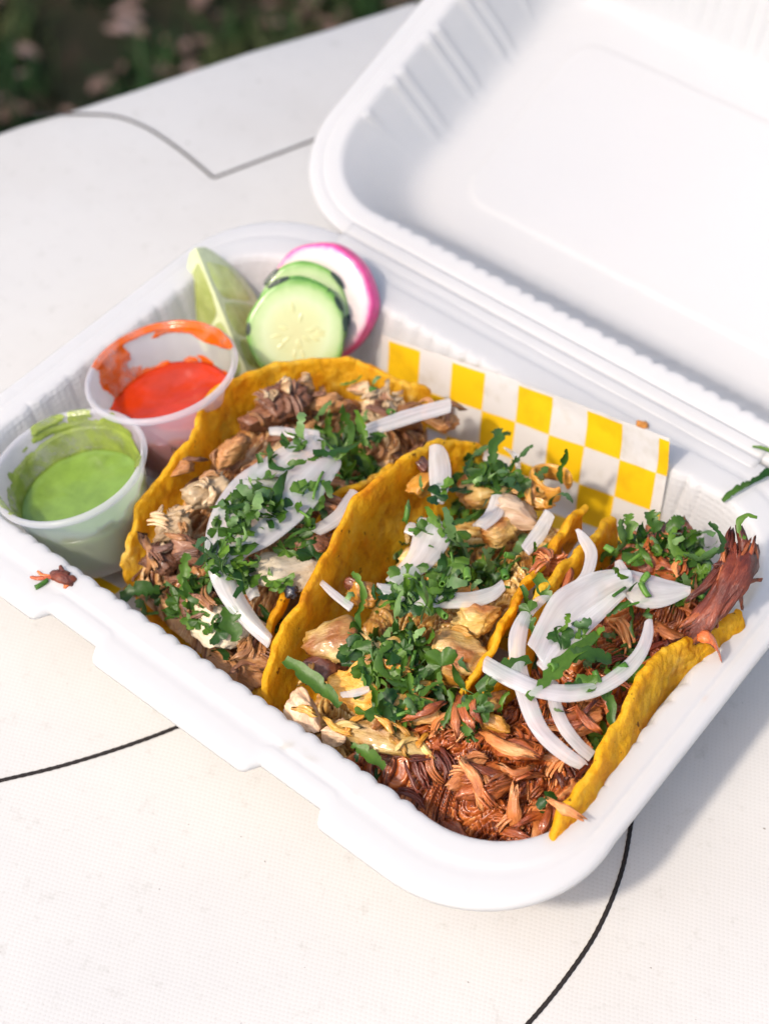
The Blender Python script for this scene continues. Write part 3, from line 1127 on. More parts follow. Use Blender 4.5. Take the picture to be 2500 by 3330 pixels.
T3B = [(200, 24, 6), (200, 36, 6), (199, 52, 6), (198, 66, 6), (197, 80, 6), (197, 94, 6), (198, 106, 6), (200, 114, 6), (204, 120, 8)]
T3R = [(214.5, 22.7, 33.0), (220.2, 28.6, 41.0), (218.7, 42.4, 46.0), (216.6, 61.1, 48.0), (214.0, 75.5, 49.0), (212.8, 88.6, 49.0), (215.6, 96.9, 47.0), (218.4, 107.3, 45.0), (221.2, 115.8, 44.0)]

TACO1 = empty('taco', (92, 66, 5), 'leftmost taco, filled with pale pork chunks and one broad onion slice, beside the sauce cups', 'taco', 'tacos in the takeout box')
TACO2 = empty('taco', (148, 66, 5), 'middle taco, filled with yellow chicken chunks under the thickest cilantro', 'taco', 'tacos in the takeout box')
TACO3 = empty('taco', (199, 66, 5), 'rightmost taco, filled with red-brown shredded meat under a pile of onion rings', 'taco', 'tacos in the takeout box')
tortilla(TACO1, T1L, T1B, T1R, 1, m=130)
tortilla(TACO2, T2L, T2B, T2R, 2)
tortilla(TACO3, T3L, T3B, T3R, 3, rb=13.0)


def inner(Ls, Bs, Rs, t):
    return [section(V(a), V(b), V(c), t) for a, b, c in zip(Ls, Bs, Rs)]


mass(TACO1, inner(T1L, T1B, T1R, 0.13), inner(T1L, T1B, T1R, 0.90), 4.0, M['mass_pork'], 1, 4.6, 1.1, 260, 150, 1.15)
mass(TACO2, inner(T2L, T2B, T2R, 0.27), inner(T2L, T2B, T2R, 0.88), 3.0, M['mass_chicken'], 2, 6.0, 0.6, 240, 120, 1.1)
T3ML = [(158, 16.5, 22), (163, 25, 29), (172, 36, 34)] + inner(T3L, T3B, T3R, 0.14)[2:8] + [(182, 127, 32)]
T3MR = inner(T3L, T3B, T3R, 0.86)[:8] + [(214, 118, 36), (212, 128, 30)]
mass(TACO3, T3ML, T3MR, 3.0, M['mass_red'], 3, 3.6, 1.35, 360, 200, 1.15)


# ------------------------------------------------------------------ meat
def chunk(parent, c, size, mat, rz=0.0, tilt=(0, 0), seed=0, power=3.2, rough=0.16, name='meat_chunk'):
    """an irregular torn or cut piece of meat; size is its three full dimensions"""
    bm = bmesh.new()
    bmesh.ops.create_icosphere(bm, subdivisions=4, radius=1.0)
    sx, sy, sz = [s / 2 for s in size]
    rot = Matrix.Rotation(rz, 3, 'Z') @ Matrix.Rotation(tilt[0], 3, 'X') @ Matrix.Rotation(tilt[1], 3, 'Y')
    vs = []
    off = V((seed * 7.3, seed * 3.1, seed * 1.7))
    pr = random.Random(seed)
    planes = [(V((pr.gauss(0, 1), pr.gauss(0, 1), pr.gauss(0, 1))).normalized(), pr.uniform(.48, .80)) for _ in range(9)]
    for v in bm.verts:
        d = v.co.normalized()
        k = (abs(d.x) ** power + abs(d.y) ** power + abs(d.z) ** power) ** (-1 / power)
        q = d * k
        for (pn, pc) in planes:
            ex = q.dot(pn) - pc
            if ex > 0:
                q = q - pn * ex * 0.88
        w = 1 + rough * 1.0 * noise.noise(q * 1.1 + off) + rough * 0.6 * noise.noise(q * 2.6 + off) + rough * 1.0 * noise.noise(V((q.x * 1.6, q.y * 6, q.z * 6)) + off) + rough * 0.6 * noise.noise(V((q.x * 3, q.y * 13, q.z * 13)) + off)
        q = q * w
        vs.append(V((q.x * sx, q.y * sy, q.z * sz)))
    fs = [tuple(v.index for v in f.verts) for f in bm.faces]
    bm.free()
    me = rawmesh(name, vs, fs, mat)
    o = inst(name, me, parent, c, rot.to_quaternion())
    collide_inst(o)
    return o


def bundle(rnd, nst, length, rad, spread, curl, seg=9, k=5):
    """a torn bundle of muscle fibres lying along X"""
    vs, fs = [], []
    cy, cz = rnd.gauss(0, curl), abs(rnd.gauss(0, curl * .5))
    for s in range(nst):
        oy, oz = rnd.gauss(0, spread), rnd.gauss(0, spread * .55)
        x0, x1 = -length / 2 + abs(rnd.gauss(0, length * .14)), length / 2 - abs(rnd.gauss(0, length * .14))
        r0 = rad * rnd.uniform(.6, 1.25)
        ph, am = rnd.uniform(0, 6), rnd.uniform(.1, .5) * rad * 1.4
        fy, fz = rnd.gauss(0, spread * .8), rnd.gauss(0, spread * .5)
        base = len(vs)
        for i in range(seg):
            f = i / (seg - 1)
            x = x0 + (x1 - x0) * f
            u = (x / length) * 2
            y = oy + cy * u * u + am * math.sin(ph + f * 5) + fy * max(0, abs(u) - .5)
            z = oz + cz * (1 - u * u) + am * math.cos(ph * 2 + f * 4) + fz * max(0, abs(u) - .5)
            r = r0 * (0.25 + 0.75 * math.sin(math.pi * min(max(f, .06), .94)) ** 0.5)
            for j in range(k):
                a = 6.2832 * j / k + s
                vs.append((x, y + r * 1.25 * math.cos(a), z + r * math.sin(a)))
        for i in range(seg - 1):
            for j in range(k):
                a, b = base + i * k + j, base + i * k + (j + 1) % k
                fs.append((a, b, b + k, a + k))
        fs.append(tuple(base + j for j in range(k))[::-1])
        fs.append(tuple(base + (seg - 1) * k + j for j in range(k)))
    return vs, fs


def torn(rnd, L, w, h, fray=0.30):
    """a torn strip of meat along X: grooved by its fibres, frayed at both ends"""
    n, k = 20, 26
    sd = rnd.uniform(0, 90)
    cy, cz = rnd.gauss(0, .16) * L, rnd.uniform(0, .16) * L
    tw = rnd.gauss(0, .8)
    fr = rnd.uniform(.35, .75)
    vs = []
    for i in range(n):
        f = i / (n - 1)
        e = abs(2 * f - 1)
        for j in range(k):
            a = 6.2832 * j / k + tw * f
            ca, sa = math.cos(6.2832 * j / k), math.sin(6.2832 * j / k)
            gr = 1 + 0.55 * n1((ca * 1.8 + sd, sa * 1.8, f * 2.2), 1.0) + 0.42 * n1((ca * 6 + sd, sa * 6, f * 1.6), 1.0) + 0.10 * n1((ca * 5 + sd, sa * 5, f * 14), 1.0)
            r = gr * (1 - e ** 7 * fr) * (1 - 0.25 * e ** 2) * (0.8 + 0.35 * n1((sd, f * 3, 0), 1.0))
            x = (f - .5) * L + (1 if f > .5 else -1) * smooth01(.55, 1, e) * L * fray * n1((ca * 4 + sd, sa * 4, 7), 1.0)
            u = 2 * f - 1
            vs.append((x, cy * u * u + w / 2 * r * math.cos(a), cz * (1 - u * u) + h / 2 * r * math.sin(a)))
    return vs, gridfaces(n, k, True) + [tuple(range(k))[::-1], tuple((n - 1) * k + j for j in range(k))]


def shred_set(mat, seed, n, length, rad, spread, curl, nst):
    rnd = random.Random(seed)
    out = []
    for i in range(n):
        if i % 3 != 0:
            v, f = bundle(rnd, rnd.randint(5, 9), rnd.uniform(*length) * .6, rnd.uniform(.28, .5), rnd.uniform(.5, 1.0), curl * 0.8)
        else:
            v, f = torn(rnd, rnd.uniform(*length) * .8, rnd.uniform(2.0, 3.6), rnd.uniform(1.4, 2.2))
        out.append(rawmesh('meat_shred', v, f, mat))
    return out


def scatter(parent, tree, meshes, name, clusters, rnd, lift, tilt, smin, smax, ang=None, flip=False):
    """rest pieces on whatever lies beneath, within world-space ellipses"""
    made = []
    for (c, u, v, cnt) in clusters:
        for k in range(cnt):
            r, a = math.sqrt(rnd.random()) * 1.0, rnd.uniform(0, 6.2832)
            x = c[0] + r * (u[0] * math.cos(a) + v[0] * math.sin(a))
            y = c[1] + r * (u[1] * math.cos(a) + v[1] * math.sin(a))
            hit = tree.ray_cast(V((x, y, 90)), V((0, 0, -1)))
            if hit[0] is None or hit[0].z < 8:
                continue
            nrm = hit[1] if hit[1].z > 0 else -hit[1]
            if nrm.z < 0.22:
                continue
            nrm = (nrm * 0.6 + V((0.10, -0.12, 0.8))).normalized()
            nrm = (nrm + V((rnd.gauss(0, tilt), rnd.gauss(0, tilt), 0))).normalized()
            th = rnd.uniform(0, 6.2832) if ang is None else ang + rnd.gauss(0, 0.7) + (math.pi if rnd.random() < .5 else 0)
            q = frame(nrm, (math.cos(th), math.sin(th), 0))
            s = rnd.uniform(smin, smax)
            o = inst(name, rnd.choice(meshes), parent, hit[0] + nrm * lift * rnd.uniform(0.4, 1.3), q, s)
            made.append(o)
    return made


R_ = math.radians
# leftmost taco: pork
chunk(TACO1, (70.4, 97.7, 40.0), (17, 12, 14), M['pork_brown'], R_(60), (R_(10), R_(-15)), 91, power=2.3, rough=0.34)
chunk(TACO1, (73.1, 105.4, 40.0), (10, 7, 12), M['pork_tan'], R_(80), (0, 0), 2)
chunk(TACO1, (68.3, 90.2, 38.0), (12, 9, 10), M['pork_brown'], R_(70), (R_(20), 0), 3)
chunk(TACO1, (79.6, 107.6, 38.0), (13, 8, 9), M['pork_tan'], R_(20), (0, 0), 4)
chunk(TACO1, (95.1, 117.0, 39.0), (16, 11, 9), M['pork'], R_(35), (0, R_(10)), 5, rough=0.24)
chunk(TACO1, (84.8, 120.6, 37.0), (9, 7, 6), M['pork'], R_(10), (0, 0), 6)
chunk(TACO1, (103.6, 118.8, 38.0), (12, 9, 8), M['pork_tan'], R_(0), (0, 0), 7)
chunk(TACO1, (111.4, 126.3, 37.0), (13, 9, 8), M['pork_tan'], R_(20), (0, 0), 8)
chunk(TACO1, (72.4, 73.0, 41.0), (13, 9, 9), M['pork_tan'], R_(60), (0, 0), 9, rough=0.22)
chunk(TACO1, (76.8, 57.9, 40.0), (18, 11, 11), M['pork'], R_(75), (R_(-12), 0), 10, rough=0.26)
chunk(TACO1, (76.1, 42.4, 37.0), (15, 10, 10), M['pork'], R_(80), (R_(-15), 0), 11, rough=0.26)
chunk(TACO1, (86.6, 39.8, 36.0), (16, 9, 9), M['pork_brown'], R_(25), (0, 0), 12)
chunk(TACO1, (78.6, 34.0, 31.0), (15, 8, 8), M['pork_brown'], R_(10), (0, 0), 13)
chunk(TACO1, (114.7, 49.2, 41.0), (22, 17, 10), M['pork_slice'], R_(70), (R_(-14), R_(8)), 14, power=2.6, rough=0.12)
chunk(TACO1, (116.0, 61.9, 40.0), (14, 9, 8), M['pork_brown'], R_(60), (0, 0), 15)
chunk(TACO1, (109.7, 28.7, 33.0), (23, 17, 11), M['pork_slice'], R_(20), (R_(-18), R_(10)), 16, power=2.8, rough=0.15)
chunk(TACO1, (95.8, 29.8, 31.0), (14, 9, 10), M['pork_brown'], R_(60), (0, 0), 17)
chunk(TACO1, (123.0, 26.3, 32.0), (15, 9, 7), M['pork_tan'], R_(10), (R_(-15), 0), 18)
chunk(TACO1, (119.6, 22.9, 27.0), (18, 10, 9), M['pork_tan'], R_(10), (0, 0), 19)
chunk(TACO1, (111.9, 77.3, 40.0), (14, 10, 8), M['pork_brown'], R_(60), (0, 0), 20)
chunk(TACO1, (64.3, 59.3, 40.0), (8, 6, 6), M['pork_tan'], R_(60), (0, 0), 21)
# middle taco: chicken
chunk(TACO2, (169.2, 58.1, 41.0), (16, 13, 12), M['chicken'], R_(40), (R_(-10), R_(12)), 31, rough=0.13)
chunk(TACO2, (170.0, 55.1, 38.0), (13, 9, 8), M['chicken_gold'], R_(25), (0, 0), 32, rough=0.13)
chunk(TACO2, (167.3, 67.9, 43.0), (14, 10, 9), M['chicken'], R_(30), (0, 0), 33, rough=0.2)
chunk(TACO2, (166.4, 26.4, 33.0), (27, 10, 9), M['chicken'], R_(24), (R_(-15), R_(6)), 34, rough=0.13)
chunk(TACO2, (145.1, 20.0, 33.0), (16, 12, 10), M['chicken_pink'], R_(-10), (R_(-12), R_(10)), 35, rough=0.16)
chunk(TACO2, (154.7, 21.5, 31.0), (9, 8, 8), M['chicken_pink'], R_(40), (0, 0), 36)
chunk(TACO2, (141.6, 40.1, 39.0), (21, 15, 12), M['chicken'], R_(60), (R_(-8), 0), 37, power=2.6, rough=0.13)
chunk(TACO2, (141.2, 33.6, 36.0), (14, 8, 7), M['char'], R_(75), (0, 0), 38)
chunk(TACO2, (172.6, 38.2, 38.0), (11, 9, 8), M['chicken'], R_(40), (R_(-10), 0), 39)
chunk(TACO2, (164.5, 32.2, 38.0), (17, 7, 7), M['chicken'], R_(75), (R_(8), 0), 40)
chunk(TACO2, (165.7, 39.1, 37.0), (15, 6, 6), M['chicken_gold'], R_(60), (0, 0), 41)
chunk(TACO2, (184.1, 47.8, 41.0), (17, 6, 6), M['chicken'], R_(70), (0, 0), 42)
chunk(TACO2, (188.7, 46.6, 38.0), (12, 5, 5), M['chicken_gold'], R_(10), (0, 0), 43)
chunk(TACO2, (136.0, 57.1, 42.0), (10, 9, 8), M['chicken_gold'], R_(20), (0, 0), 44)
chunk(TACO2, (133.7, 56.9, 43.0), (6, 5, 5), M['char'], R_(0), (0, 0), 45)
chunk(TACO2, (154.3, 105.8, 43.0), (16, 10, 9), M['chicken_pink'], R_(25), (0, R_(8)), 46)
chunk(TACO2, (152.6, 98.1, 41.0), (14, 8, 8), M['chicken'], R_(50), (0, 0), 47)
chunk(TACO2, (124.8, 99.2, 42.0), (14, 8, 8), M['chicken_gold'], R_(80), (0, 0), 48)
chunk(TACO2, (121.6, 102.6, 44.0), (5, 4, 4), M['char'], R_(0), (0, 0), 49)
chunk(TACO2, (148.8, 116.3, 40.0), (14, 8, 7), M['chicken'], R_(10), (0, 0), 50)
chunk(TACO2, (154.6, 115.3, 40.0), (12, 5, 5), M['chicken_gold'], R_(10), (0, 0), 51)
chunk(TACO2, (154.3, 33.4, 35.0), (18, 12, 9), M['chicken_gold'], R_(30), (0, 0), 52)
chunk(TACO2, (156.2, 45.1, 39.0), (18, 14, 10), M['chicken'], R_(20), (0, 0), 53)
chunk(TACO2, (140.6, 75.5, 41.0), (18, 14, 9), M['chicken'], R_(50), (0, 0), 54)
chunk(TACO2, (154.8, 73.1, 40.0), (16, 12, 9), M['chicken_gold'], R_(50), (0, 0), 55)
chunk(TACO2, (138.7, 109.3, 41.0), (18, 14, 9), M['chicken'], R_(50), (0, 0), 56)
chunk(TACO2, (170.3, 26.5, 27.0), (18, 9, 8), M['char'], R_(20), (0, 0), 57)
# rightmost taco: masses of stewed meat under the shreds
chunk(TACO3, (191.4, 124.9, 37.0), (22, 14, 12), M['red_meat'], R_(10), (0, 0), 61, rough=0.22)
chunk(TACO3, (203.7, 121.8, 36.0), (18, 14, 12), M['red_dark'], R_(30), (0, 0), 62, rough=0.22)
chunk(TACO3, (188.3, 118.2, 39.0), (16, 12, 9), M['red_meat'], R_(30), (0, 0), 63, rough=0.22)
chunk(TACO3, (207.1, 61.8, 42.0), (15, 9, 7), M['red_meat_pale'], R_(65), (R_(-10), 0), 71, rough=0.14)
chunk(TACO3, (205.4, 68.0, 43.0), (15, 8, 7), M['red_meat_pale'], R_(70), (0, 0), 72)
chunk(TACO3, (175.4, 95.0, 45.0), (14, 6, 6), M['red_meat_pale'], R_(-5), (0, 0), 73)
chunk(TACO3, (171.6, 93.5, 46.0), (6, 5, 5), M['red_meat_pale'], R_(10), (0, 0), 74)
chunk(TACO3, (191.2, 32.0, 36.0), (14, 5, 5), M['red_meat_pale'], R_(80), (R_(10), 0), 75)
chunk(TACO3, (196.3, 32.4, 35.0), (20, 10, 7), M['red_meat'], R_(70), (0, 0), 76)
chunk(TACO3, (197.9, 117.5, 40.0), (14, 9, 8), M['red_meat'], R_(10), (0, 0), 77)
chunk(TACO3, (197.6, 43.7, 38.0), (16, 8, 7), M['red_meat'], R_(20), (0, 0), 78)

tree = bvh()
rnd = random.Random(21)
SH_RED = shred_set(M['red_meat'], 1, 14, (9, 18), (0.45, 0.85), (0.8, 1.7), 1.4, (4, 8))
SH_PALE = shred_set(M['red_meat_pale'], 2, 10, (9, 18), (0.4, 0.75), (0.7, 1.4), 1.2, (3, 7))
SH_DARK = shred_set(M['red_dark'], 3, 9, (9, 17), (0.5, 0.95), (0.8, 1.8), 1.4, (4, 7))
SH_PORK = shred_set(M['pork_tan'], 4, 10, (7, 15), (0.4, 0.75), (0.6, 1.4), 1.5, (3, 7))
SH_PBR = shred_set(M['pork_brown'], 5, 8, (8, 16), (0.45, 0.8), (0.7, 1.4), 1.3, (4, 7))
SH_PALEP = shred_set(M['pork'], 6, 5, (6, 12), (0.4, 0.7), (0.6, 1.4), 1.2, (4, 8))
red_zones = [((186.9, 36.1, 32.0), (8.6, 7.0), (6.7, -8.9), 18), ((200.9, 33.7, 31.0), (11.4, 9.1), (5.6, -7.7), 22), ((176.8, 39.2, 34.0), (4.8, 3.9), (2.6, -3.4), 8), ((206.8, 47.5, 38.0), (5.7, 4.6), (5.5, -7.9), 13), ((211.9, 32.9, 30.0), (7.5, 6.0), (2.7, -3.8), 10),
             ((208.3, 59.3, 43.0), (5.2, 4.2), (4.7, -7.0), 10), ((207.9, 73.0, 44.0), (4.8, 3.9), (4.8, -7.3), 14), ((193.7, 57.3, 40.0), (4.8, 3.9), (4.2, -5.9), 9), ((203.0, 99.1, 43.0), (7.0, 5.6), (5.9, -9.2), 16), ((174.2, 93.4, 44.0), (4.0, 3.3), (2.8, -4.0), 8), ((192.1, 126.8, 40.0), (6.2, 5.1), (2.3, -3.6), 12), ((203.9, 112.9, 40.0), (6.1, 4.9), (3.4, -5.5), 14)]
scatter(TACO3, tree, SH_RED + SH_RED + SH_PALE, 'meat_shred', red_zones, rnd, 0.9, 0.28, 0.75, 1.25)
dark_zones = [((184.2, 27.8, 28.0), (6.7, 5.4), (3.4, -4.4), 8), ((204.5, 24.9, 28.0), (10.3, 8.3), (2.4, -3.2), 9), ((209.4, 53.7, 42.0), (3.8, 3.0), (4.7, -6.9), 8), ((203.5, 85.6, 43.0), (4.1, 3.3), (4.1, -6.3), 9), ((209.5, 103.3, 42.0), (6.0, 4.8), (3.3, -5.3), 12)]
scatter(TACO3, tree, SH_DARK, 'meat_shred', dark_zones, rnd, 0.8, 0.25, 0.75, 1.2)
pork_zones = [((69.7, 63.7, 40.0), (5.3, 4.3), (6.1, -6.6), 8), ((71.0, 93.8, 42.0), (6.0, 4.9), (5.6, -6.5), 14), ((85.0, 38.5, 35.0), (7.3, 5.9), (5.7, -6.1), 8), ((82.9, 108.2, 38.0), (6.7, 5.4), (4.9, -6.0), 12), ((105.2, 121.4, 38.0), (10.0, 8.1), (5.3, -6.8), 18), ((74.7, 35.4, 32.0), (4.2, 3.4), (5.8, -6.1), 8), ((123.5, 26.5, 30.0), (6.0, 4.9), (3.0, -3.5), 9), ((108.9, 70.4, 40.0), (6.3, 5.1), (6.6, -7.9), 8), ((97.1, 30.8, 31.0), (4.1, 3.3), (6.5, -7.1), 8), ((106.8, 107.9, 38.0), (6.5, 5.3), (3.5, -4.4), 8)]
scatter(TACO1, tree, SH_PORK + SH_PBR, 'meat_shred', pork_zones, rnd, 0.8, 0.35, 0.7, 1.15)
pale_zones = [((76.9, 55.7, 40.0), (5.3, 4.3), (5.9, -6.5), 12), ((75.6, 42.0, 37.0), (3.1, 2.5), (4.7, -5.0), 9), ((94.5, 116.5, 39.0), (5.5, 4.5), (3.6, -4.5), 10), ((70.5, 100.8, 40.0), (5.5, 4.5), (5.0, -5.9), 6)]
scatter(TACO1, tree, SH_PALEP, 'meat_shred', pale_zones, rnd, 0.8, 0.35, 0.7, 1.1)
rgold = random.Random(7)
gold = [rawmesh('meat_shred', *torn(rgold, rgold.uniform(6, 11), rgold.uniform(2.0, 3.6), rgold.uniform(1.4, 2.2)), rgold.choice((M['chicken_gold'], M['chicken']))) for _ in range(8)]
cz = [((146.9, 26.7, 36.0), (5.8, 4.7), (6.5, -7.9), 4), ((161.8, 28.2, 35.0), (8.7, 7.0), (4.5, -5.6), 4), ((174.1, 28.8, 28.0), (4.8, 3.9), (2.6, -3.4), 5), ((153.4, 48.7, 39.0), (8.9, 7.2), (6.5, -8.3), 5), ((162.5, 68.2, 41.0), (6.0, 4.8), (5.6, -7.5), 2), ((129.6, 94.1, 42.0), (5.3, 4.3), (7.4, -9.6), 8), ((155.4, 111.5, 41.0), (6.3, 5.1), (4.0, -5.7), 4)]
scatter(TACO2, tree, gold, 'meat_shred', cz, rnd, 0.6, 0.3, 0.7, 1.1)


# the long dark strip of meat standing up at the right end
def meat_strip():
    rnd = random.Random(5)
    a, b = V((216.1, 96.8, 43.0)), V((215.4, 127.8, 56.0))
    d = (b - a)
    face = V((0.45, -0.55, 0.70))
    side = d.cross(face).normalized()
    up = side.cross(d).normalized()

    def lay(mat, L, w, h, f, off, lift, flare=0.0):
        v, fc = torn(rnd, L, w, h, 0.09)
        v = [(x, y * (1 + flare * smooth01(-L * .1, L * .5, x)), z * (1 + flare * .6 * smooth01(-L * .1, L * .5, x))) for (x, y, z) in v]
        me = rawmesh('meat_strip', v, fc, mat)
        o = inst('meat_strip', me, TACO3, a + d * f + side * off + up * lift, frame(up, d))
        collide_inst(o)
    ln = d.length
    lay(M['red_dark'], ln * 1.0, 7.0, 5.6, 0.5, 0.0, -0.5, 0.75)
    lay(M['red_dark'], ln * 0.8, 4.0, 3.4, 0.5, 2.0, 1.6, 0.3)
    lay(M['red_meat'], ln * 0.75, 3.2, 2.6, 0.45, -1.4, 2.2, 0.3)
    lay(M['red_dark'], ln * 0.7, 3.4, 3.0, 0.66, -4.0, 0.5, 0.2)
    lay(M['red_meat'], ln * 0.45, 3.0, 2.6, 0.80, 3.2, 1.8, 0.2)
    lay(M['red_dark'], ln * 0.4, 4.4, 3.2, 0.86, -1.0, 2.4, 0.2)
    lay(M['red_meat'], ln * 0.5, 2.2, 2.0, 0.30, 2.2, 2.0)
    for k in range(9):
        f = rnd.uniform(.3, .82)
        lay(rnd.choice((M['red_meat'], M['red_dark'], M['red_meat_pale'])), ln * rnd.uniform(.25, .5), rnd.uniform(.9, 1.7), rnd.uniform(.8, 1.4), f, rnd.uniform(-4, 4) * (0.4 + f), 2.9 + rnd.uniform(0, .8))


meat_strip()


def curl_piece():
    """a strip of chicken curled into a loop at the back of the middle taco"""
    c = V((153.2, 123.3, 39.0))
    vs, n, k = [], 34, 10
    for i in range(n):
        a = 5.4 * i / (n - 1) + 0.6
        r = 6.3 - 1.6 * i / (n - 1)
        p = c + V((r * math.cos(a), r * 0.8 * math.sin(a), 1.5 + 0.9 * math.sin(a * 2)))
        rad = V((math.cos(a), 0.8 * math.sin(a), 0)).normalized()
        for j in range(k):
            b = 6.2832 * j / k
            w = 1 + 0.15 * n1((i * .7, math.cos(b) * 3, math.sin(b) * 3), 2)
            vs.append(p + rad * (1.1 * w * math.cos(b)) + V((0, 0, 1)) * (3.6 * w * math.sin(b)))
    o = mk('meat_chunk', vs, gridfaces(n, k, True) + [tuple(range(k))[::-1], tuple((n - 1) * k + j for j in range(k))], M['chicken_gold'], TACO2)
    subsurf(o, 1)
    collide(o)


curl_piece()


# ------------------------------------------------------------------ onion slices
def onion(parent, pairs, bulge=1.2, thick=1.2, n=40, m=12, seed=0):
    A, B = catmull([p[0] for p in pairs], n), catmull([p[1] for p in pairs], n)
    vs, uvs = [], []
    for i in range(n):
        a, b = A[i], B[i]
        f = i / (n - 1)
        for j in range(m):
            u = j / (m - 1)
            p = a.lerp(b, u)
            p = p + V((0, 0, bulge * math.sin(math.pi * u) + 0.25 * n1((i * .4 + seed * 9, j * .5, 0), 2.0)))
            if i in (0, n - 1):
                p = p + (A[1] - A[0] if i == 0 else A[n - 2] - A[n - 1]) * (0.8 * (abs(u - .5) * 2) ** 2)
            vs.append(p)
            uvs.append((f + seed * 3.1, u + seed))
    o = mk('onion_slice', vs, gridfaces(n, m), M['onion'], parent, uvs=uvs)
    collide(o)
    solidify(o, thick * 0.75, 0.0)
    subsurf(o, 1)
    return o


onion(TACO1, [((127.0, 27.6, 38.0), (125.3, 30.8, 38.0)), ((118.0, 27.7, 40.0), (116.7, 32.9, 40.0)), ((108.7, 28.9, 43.0), (108.2, 36.3, 43.0)), ((101.5, 31.6, 47.0), (105.6, 42.2, 47.0)), ((94.2, 38.3, 49.0), (109.1, 48.2, 49.0)), ((89.0, 47.1, 50.0), (110.8, 59.3, 50.0)), ((85.8, 58.9, 50.0), (110.1, 69.2, 50.0)), ((86.4, 70.2, 49.0), (107.5, 78.9, 49.0)), ((88.2, 82.6, 48.0), (104.8, 85.6, 48.0)), ((89.7, 89.7, 46.0), (98.5, 88.6, 46.0))], 2.0, 1.3, 60, 20, 1)
onion(TACO1, [((99.5, 102.4, 46.0), (102.8, 98.7, 46.0)), ((105.7, 115.8, 46.0), (109.8, 111.8, 46.0)), ((113.1, 127.9, 46.0), (116.6, 123.7, 46.0))], 0.4, 1.8, 30, 8, 2)
onion(TACO1, [((76.8, 85.1, 44.0), (78.8, 83.2, 44.0)), ((81.0, 88.8, 44.0), (84.1, 86.2, 44.0)), ((88.1, 90.7, 44.0), (90.4, 87.3, 44.0))], 0.4, 1.3, 24, 8, 3)
onion(TACO1, [((83.7, 91.9, 43.0), (86.3, 89.9, 43.0)), ((88.9, 94.4, 43.0), (91.3, 92.0, 43.0))], 0.4, 1.2, 16, 8, 4)
onion(TACO1, [((111.4, 62.2, 45.0), (115.7, 62.4, 45.0)), ((113.3, 70.5, 45.0), (117.8, 69.1, 45.0)), ((112.2, 77.6, 45.0), (116.9, 76.1, 45.0)), ((111.7, 81.2, 45.0), (114.4, 81.6, 45.0))], 0.5, 1.6, 30, 8, 5)
onion(TACO1, [((106.7, 40.0, 42.0), (108.7, 41.2, 42.0)), ((110.4, 36.4, 42.0), (112.3, 39.3, 42.0)), ((113.9, 34.4, 42.0), (115.2, 37.2, 42.0))], 0.9, 0.9, 20, 10, 6)
onion(TACO1, [((86.9, 86.0, 42.0), (86.7, 89.5, 42.0)), ((94.6, 87.6, 42.0), (94.4, 90.4, 42.0)), ((99.9, 86.0, 42.0), (99.5, 89.4, 42.0))], 0.4, 1.2, 20, 8, 7)
onion(TACO2, [((121.3, 106.3, 49.0), (124.4, 108.3, 49.0)), ((125.1, 100.9, 49.0), (127.9, 106.7, 49.0)), ((129.5, 95.4, 49.0), (133.9, 100.1, 49.0)), ((135.6, 89.2, 49.0), (138.0, 90.7, 49.0))], 0.8, 1.5, 30, 10, 8)
onion(TACO2, [((140.5, 60.8, 46.0), (145.8, 61.4, 46.0)), ((139.7, 71.8, 46.0), (147.6, 71.5, 46.0)), ((136.1, 79.6, 46.0), (147.2, 80.0, 46.0)), ((134.0, 84.9, 46.0), (144.7, 88.3, 46.0))], 1.2, 1.3, 30, 12, 9)
onion(TACO2, [((139.3, 57.9, 47.0), (144.9, 55.6, 47.0)), ((146.1, 61.9, 47.0), (150.8, 57.8, 47.0)), ((154.2, 66.0, 47.0), (158.4, 62.6, 47.0)), ((161.2, 71.5, 47.0), (165.2, 68.2, 47.0)), ((165.1, 76.9, 47.0), (168.4, 73.7, 47.0)), ((166.2, 81.1, 47.0), (168.6, 78.7, 47.0))], 1.0, 1.4, 40, 10, 10)
onion(TACO2, [((163.2, 93.7, 47.0), (166.9, 92.5, 47.0)), ((161.8, 103.4, 47.0), (166.8, 100.9, 47.0)), ((160.9, 109.2, 47.0), (164.5, 108.6, 47.0))], 0.5, 1.5, 24, 8, 11)
onion(TACO2, [((147.5, 91.9, 46.0), (151.5, 93.0, 46.0)), ((147.7, 97.8, 46.0), (152.2, 100.1, 46.0)), ((145.3, 104.7, 46.0), (149.1, 106.5, 46.0))], 0.9, 1.2, 24, 10, 12)
onion(TACO2, [((124.5, 50.5, 46.0), (126.7, 48.8, 46.0)), ((131.6, 49.7, 46.0), (132.6, 47.3, 46.0)), ((139.2, 49.3, 46.0), (139.6, 46.6, 46.0))], 0.3, 1.4, 24, 6, 13)
onion(TACO2, [((151.6, 27.5, 40.0), (153.0, 26.8, 40.0)), ((154.0, 30.9, 40.0), (155.9, 29.5, 40.0)), ((156.4, 34.8, 40.0), (157.7, 33.2, 40.0))], 0.3, 1.1, 18, 6, 14)
onion(TACO2, [((135.0, 124.9, 42.0), (136.1, 124.8, 42.0)), ((140.0, 123.2, 42.0), (140.8, 124.9, 42.0)), ((144.4, 118.9, 42.0), (144.6, 120.4, 42.0))], 0.3, 1.1, 18, 6, 15)
onion(TACO2, [((133.3, 78.3, 45.0), (132.5, 82.5, 45.0)), ((138.9, 79.7, 45.0), (137.9, 84.3, 45.0)), ((144.7, 82.9, 45.0), (144.0, 87.1, 45.0))], 0.7, 1.1, 20, 8, 16)
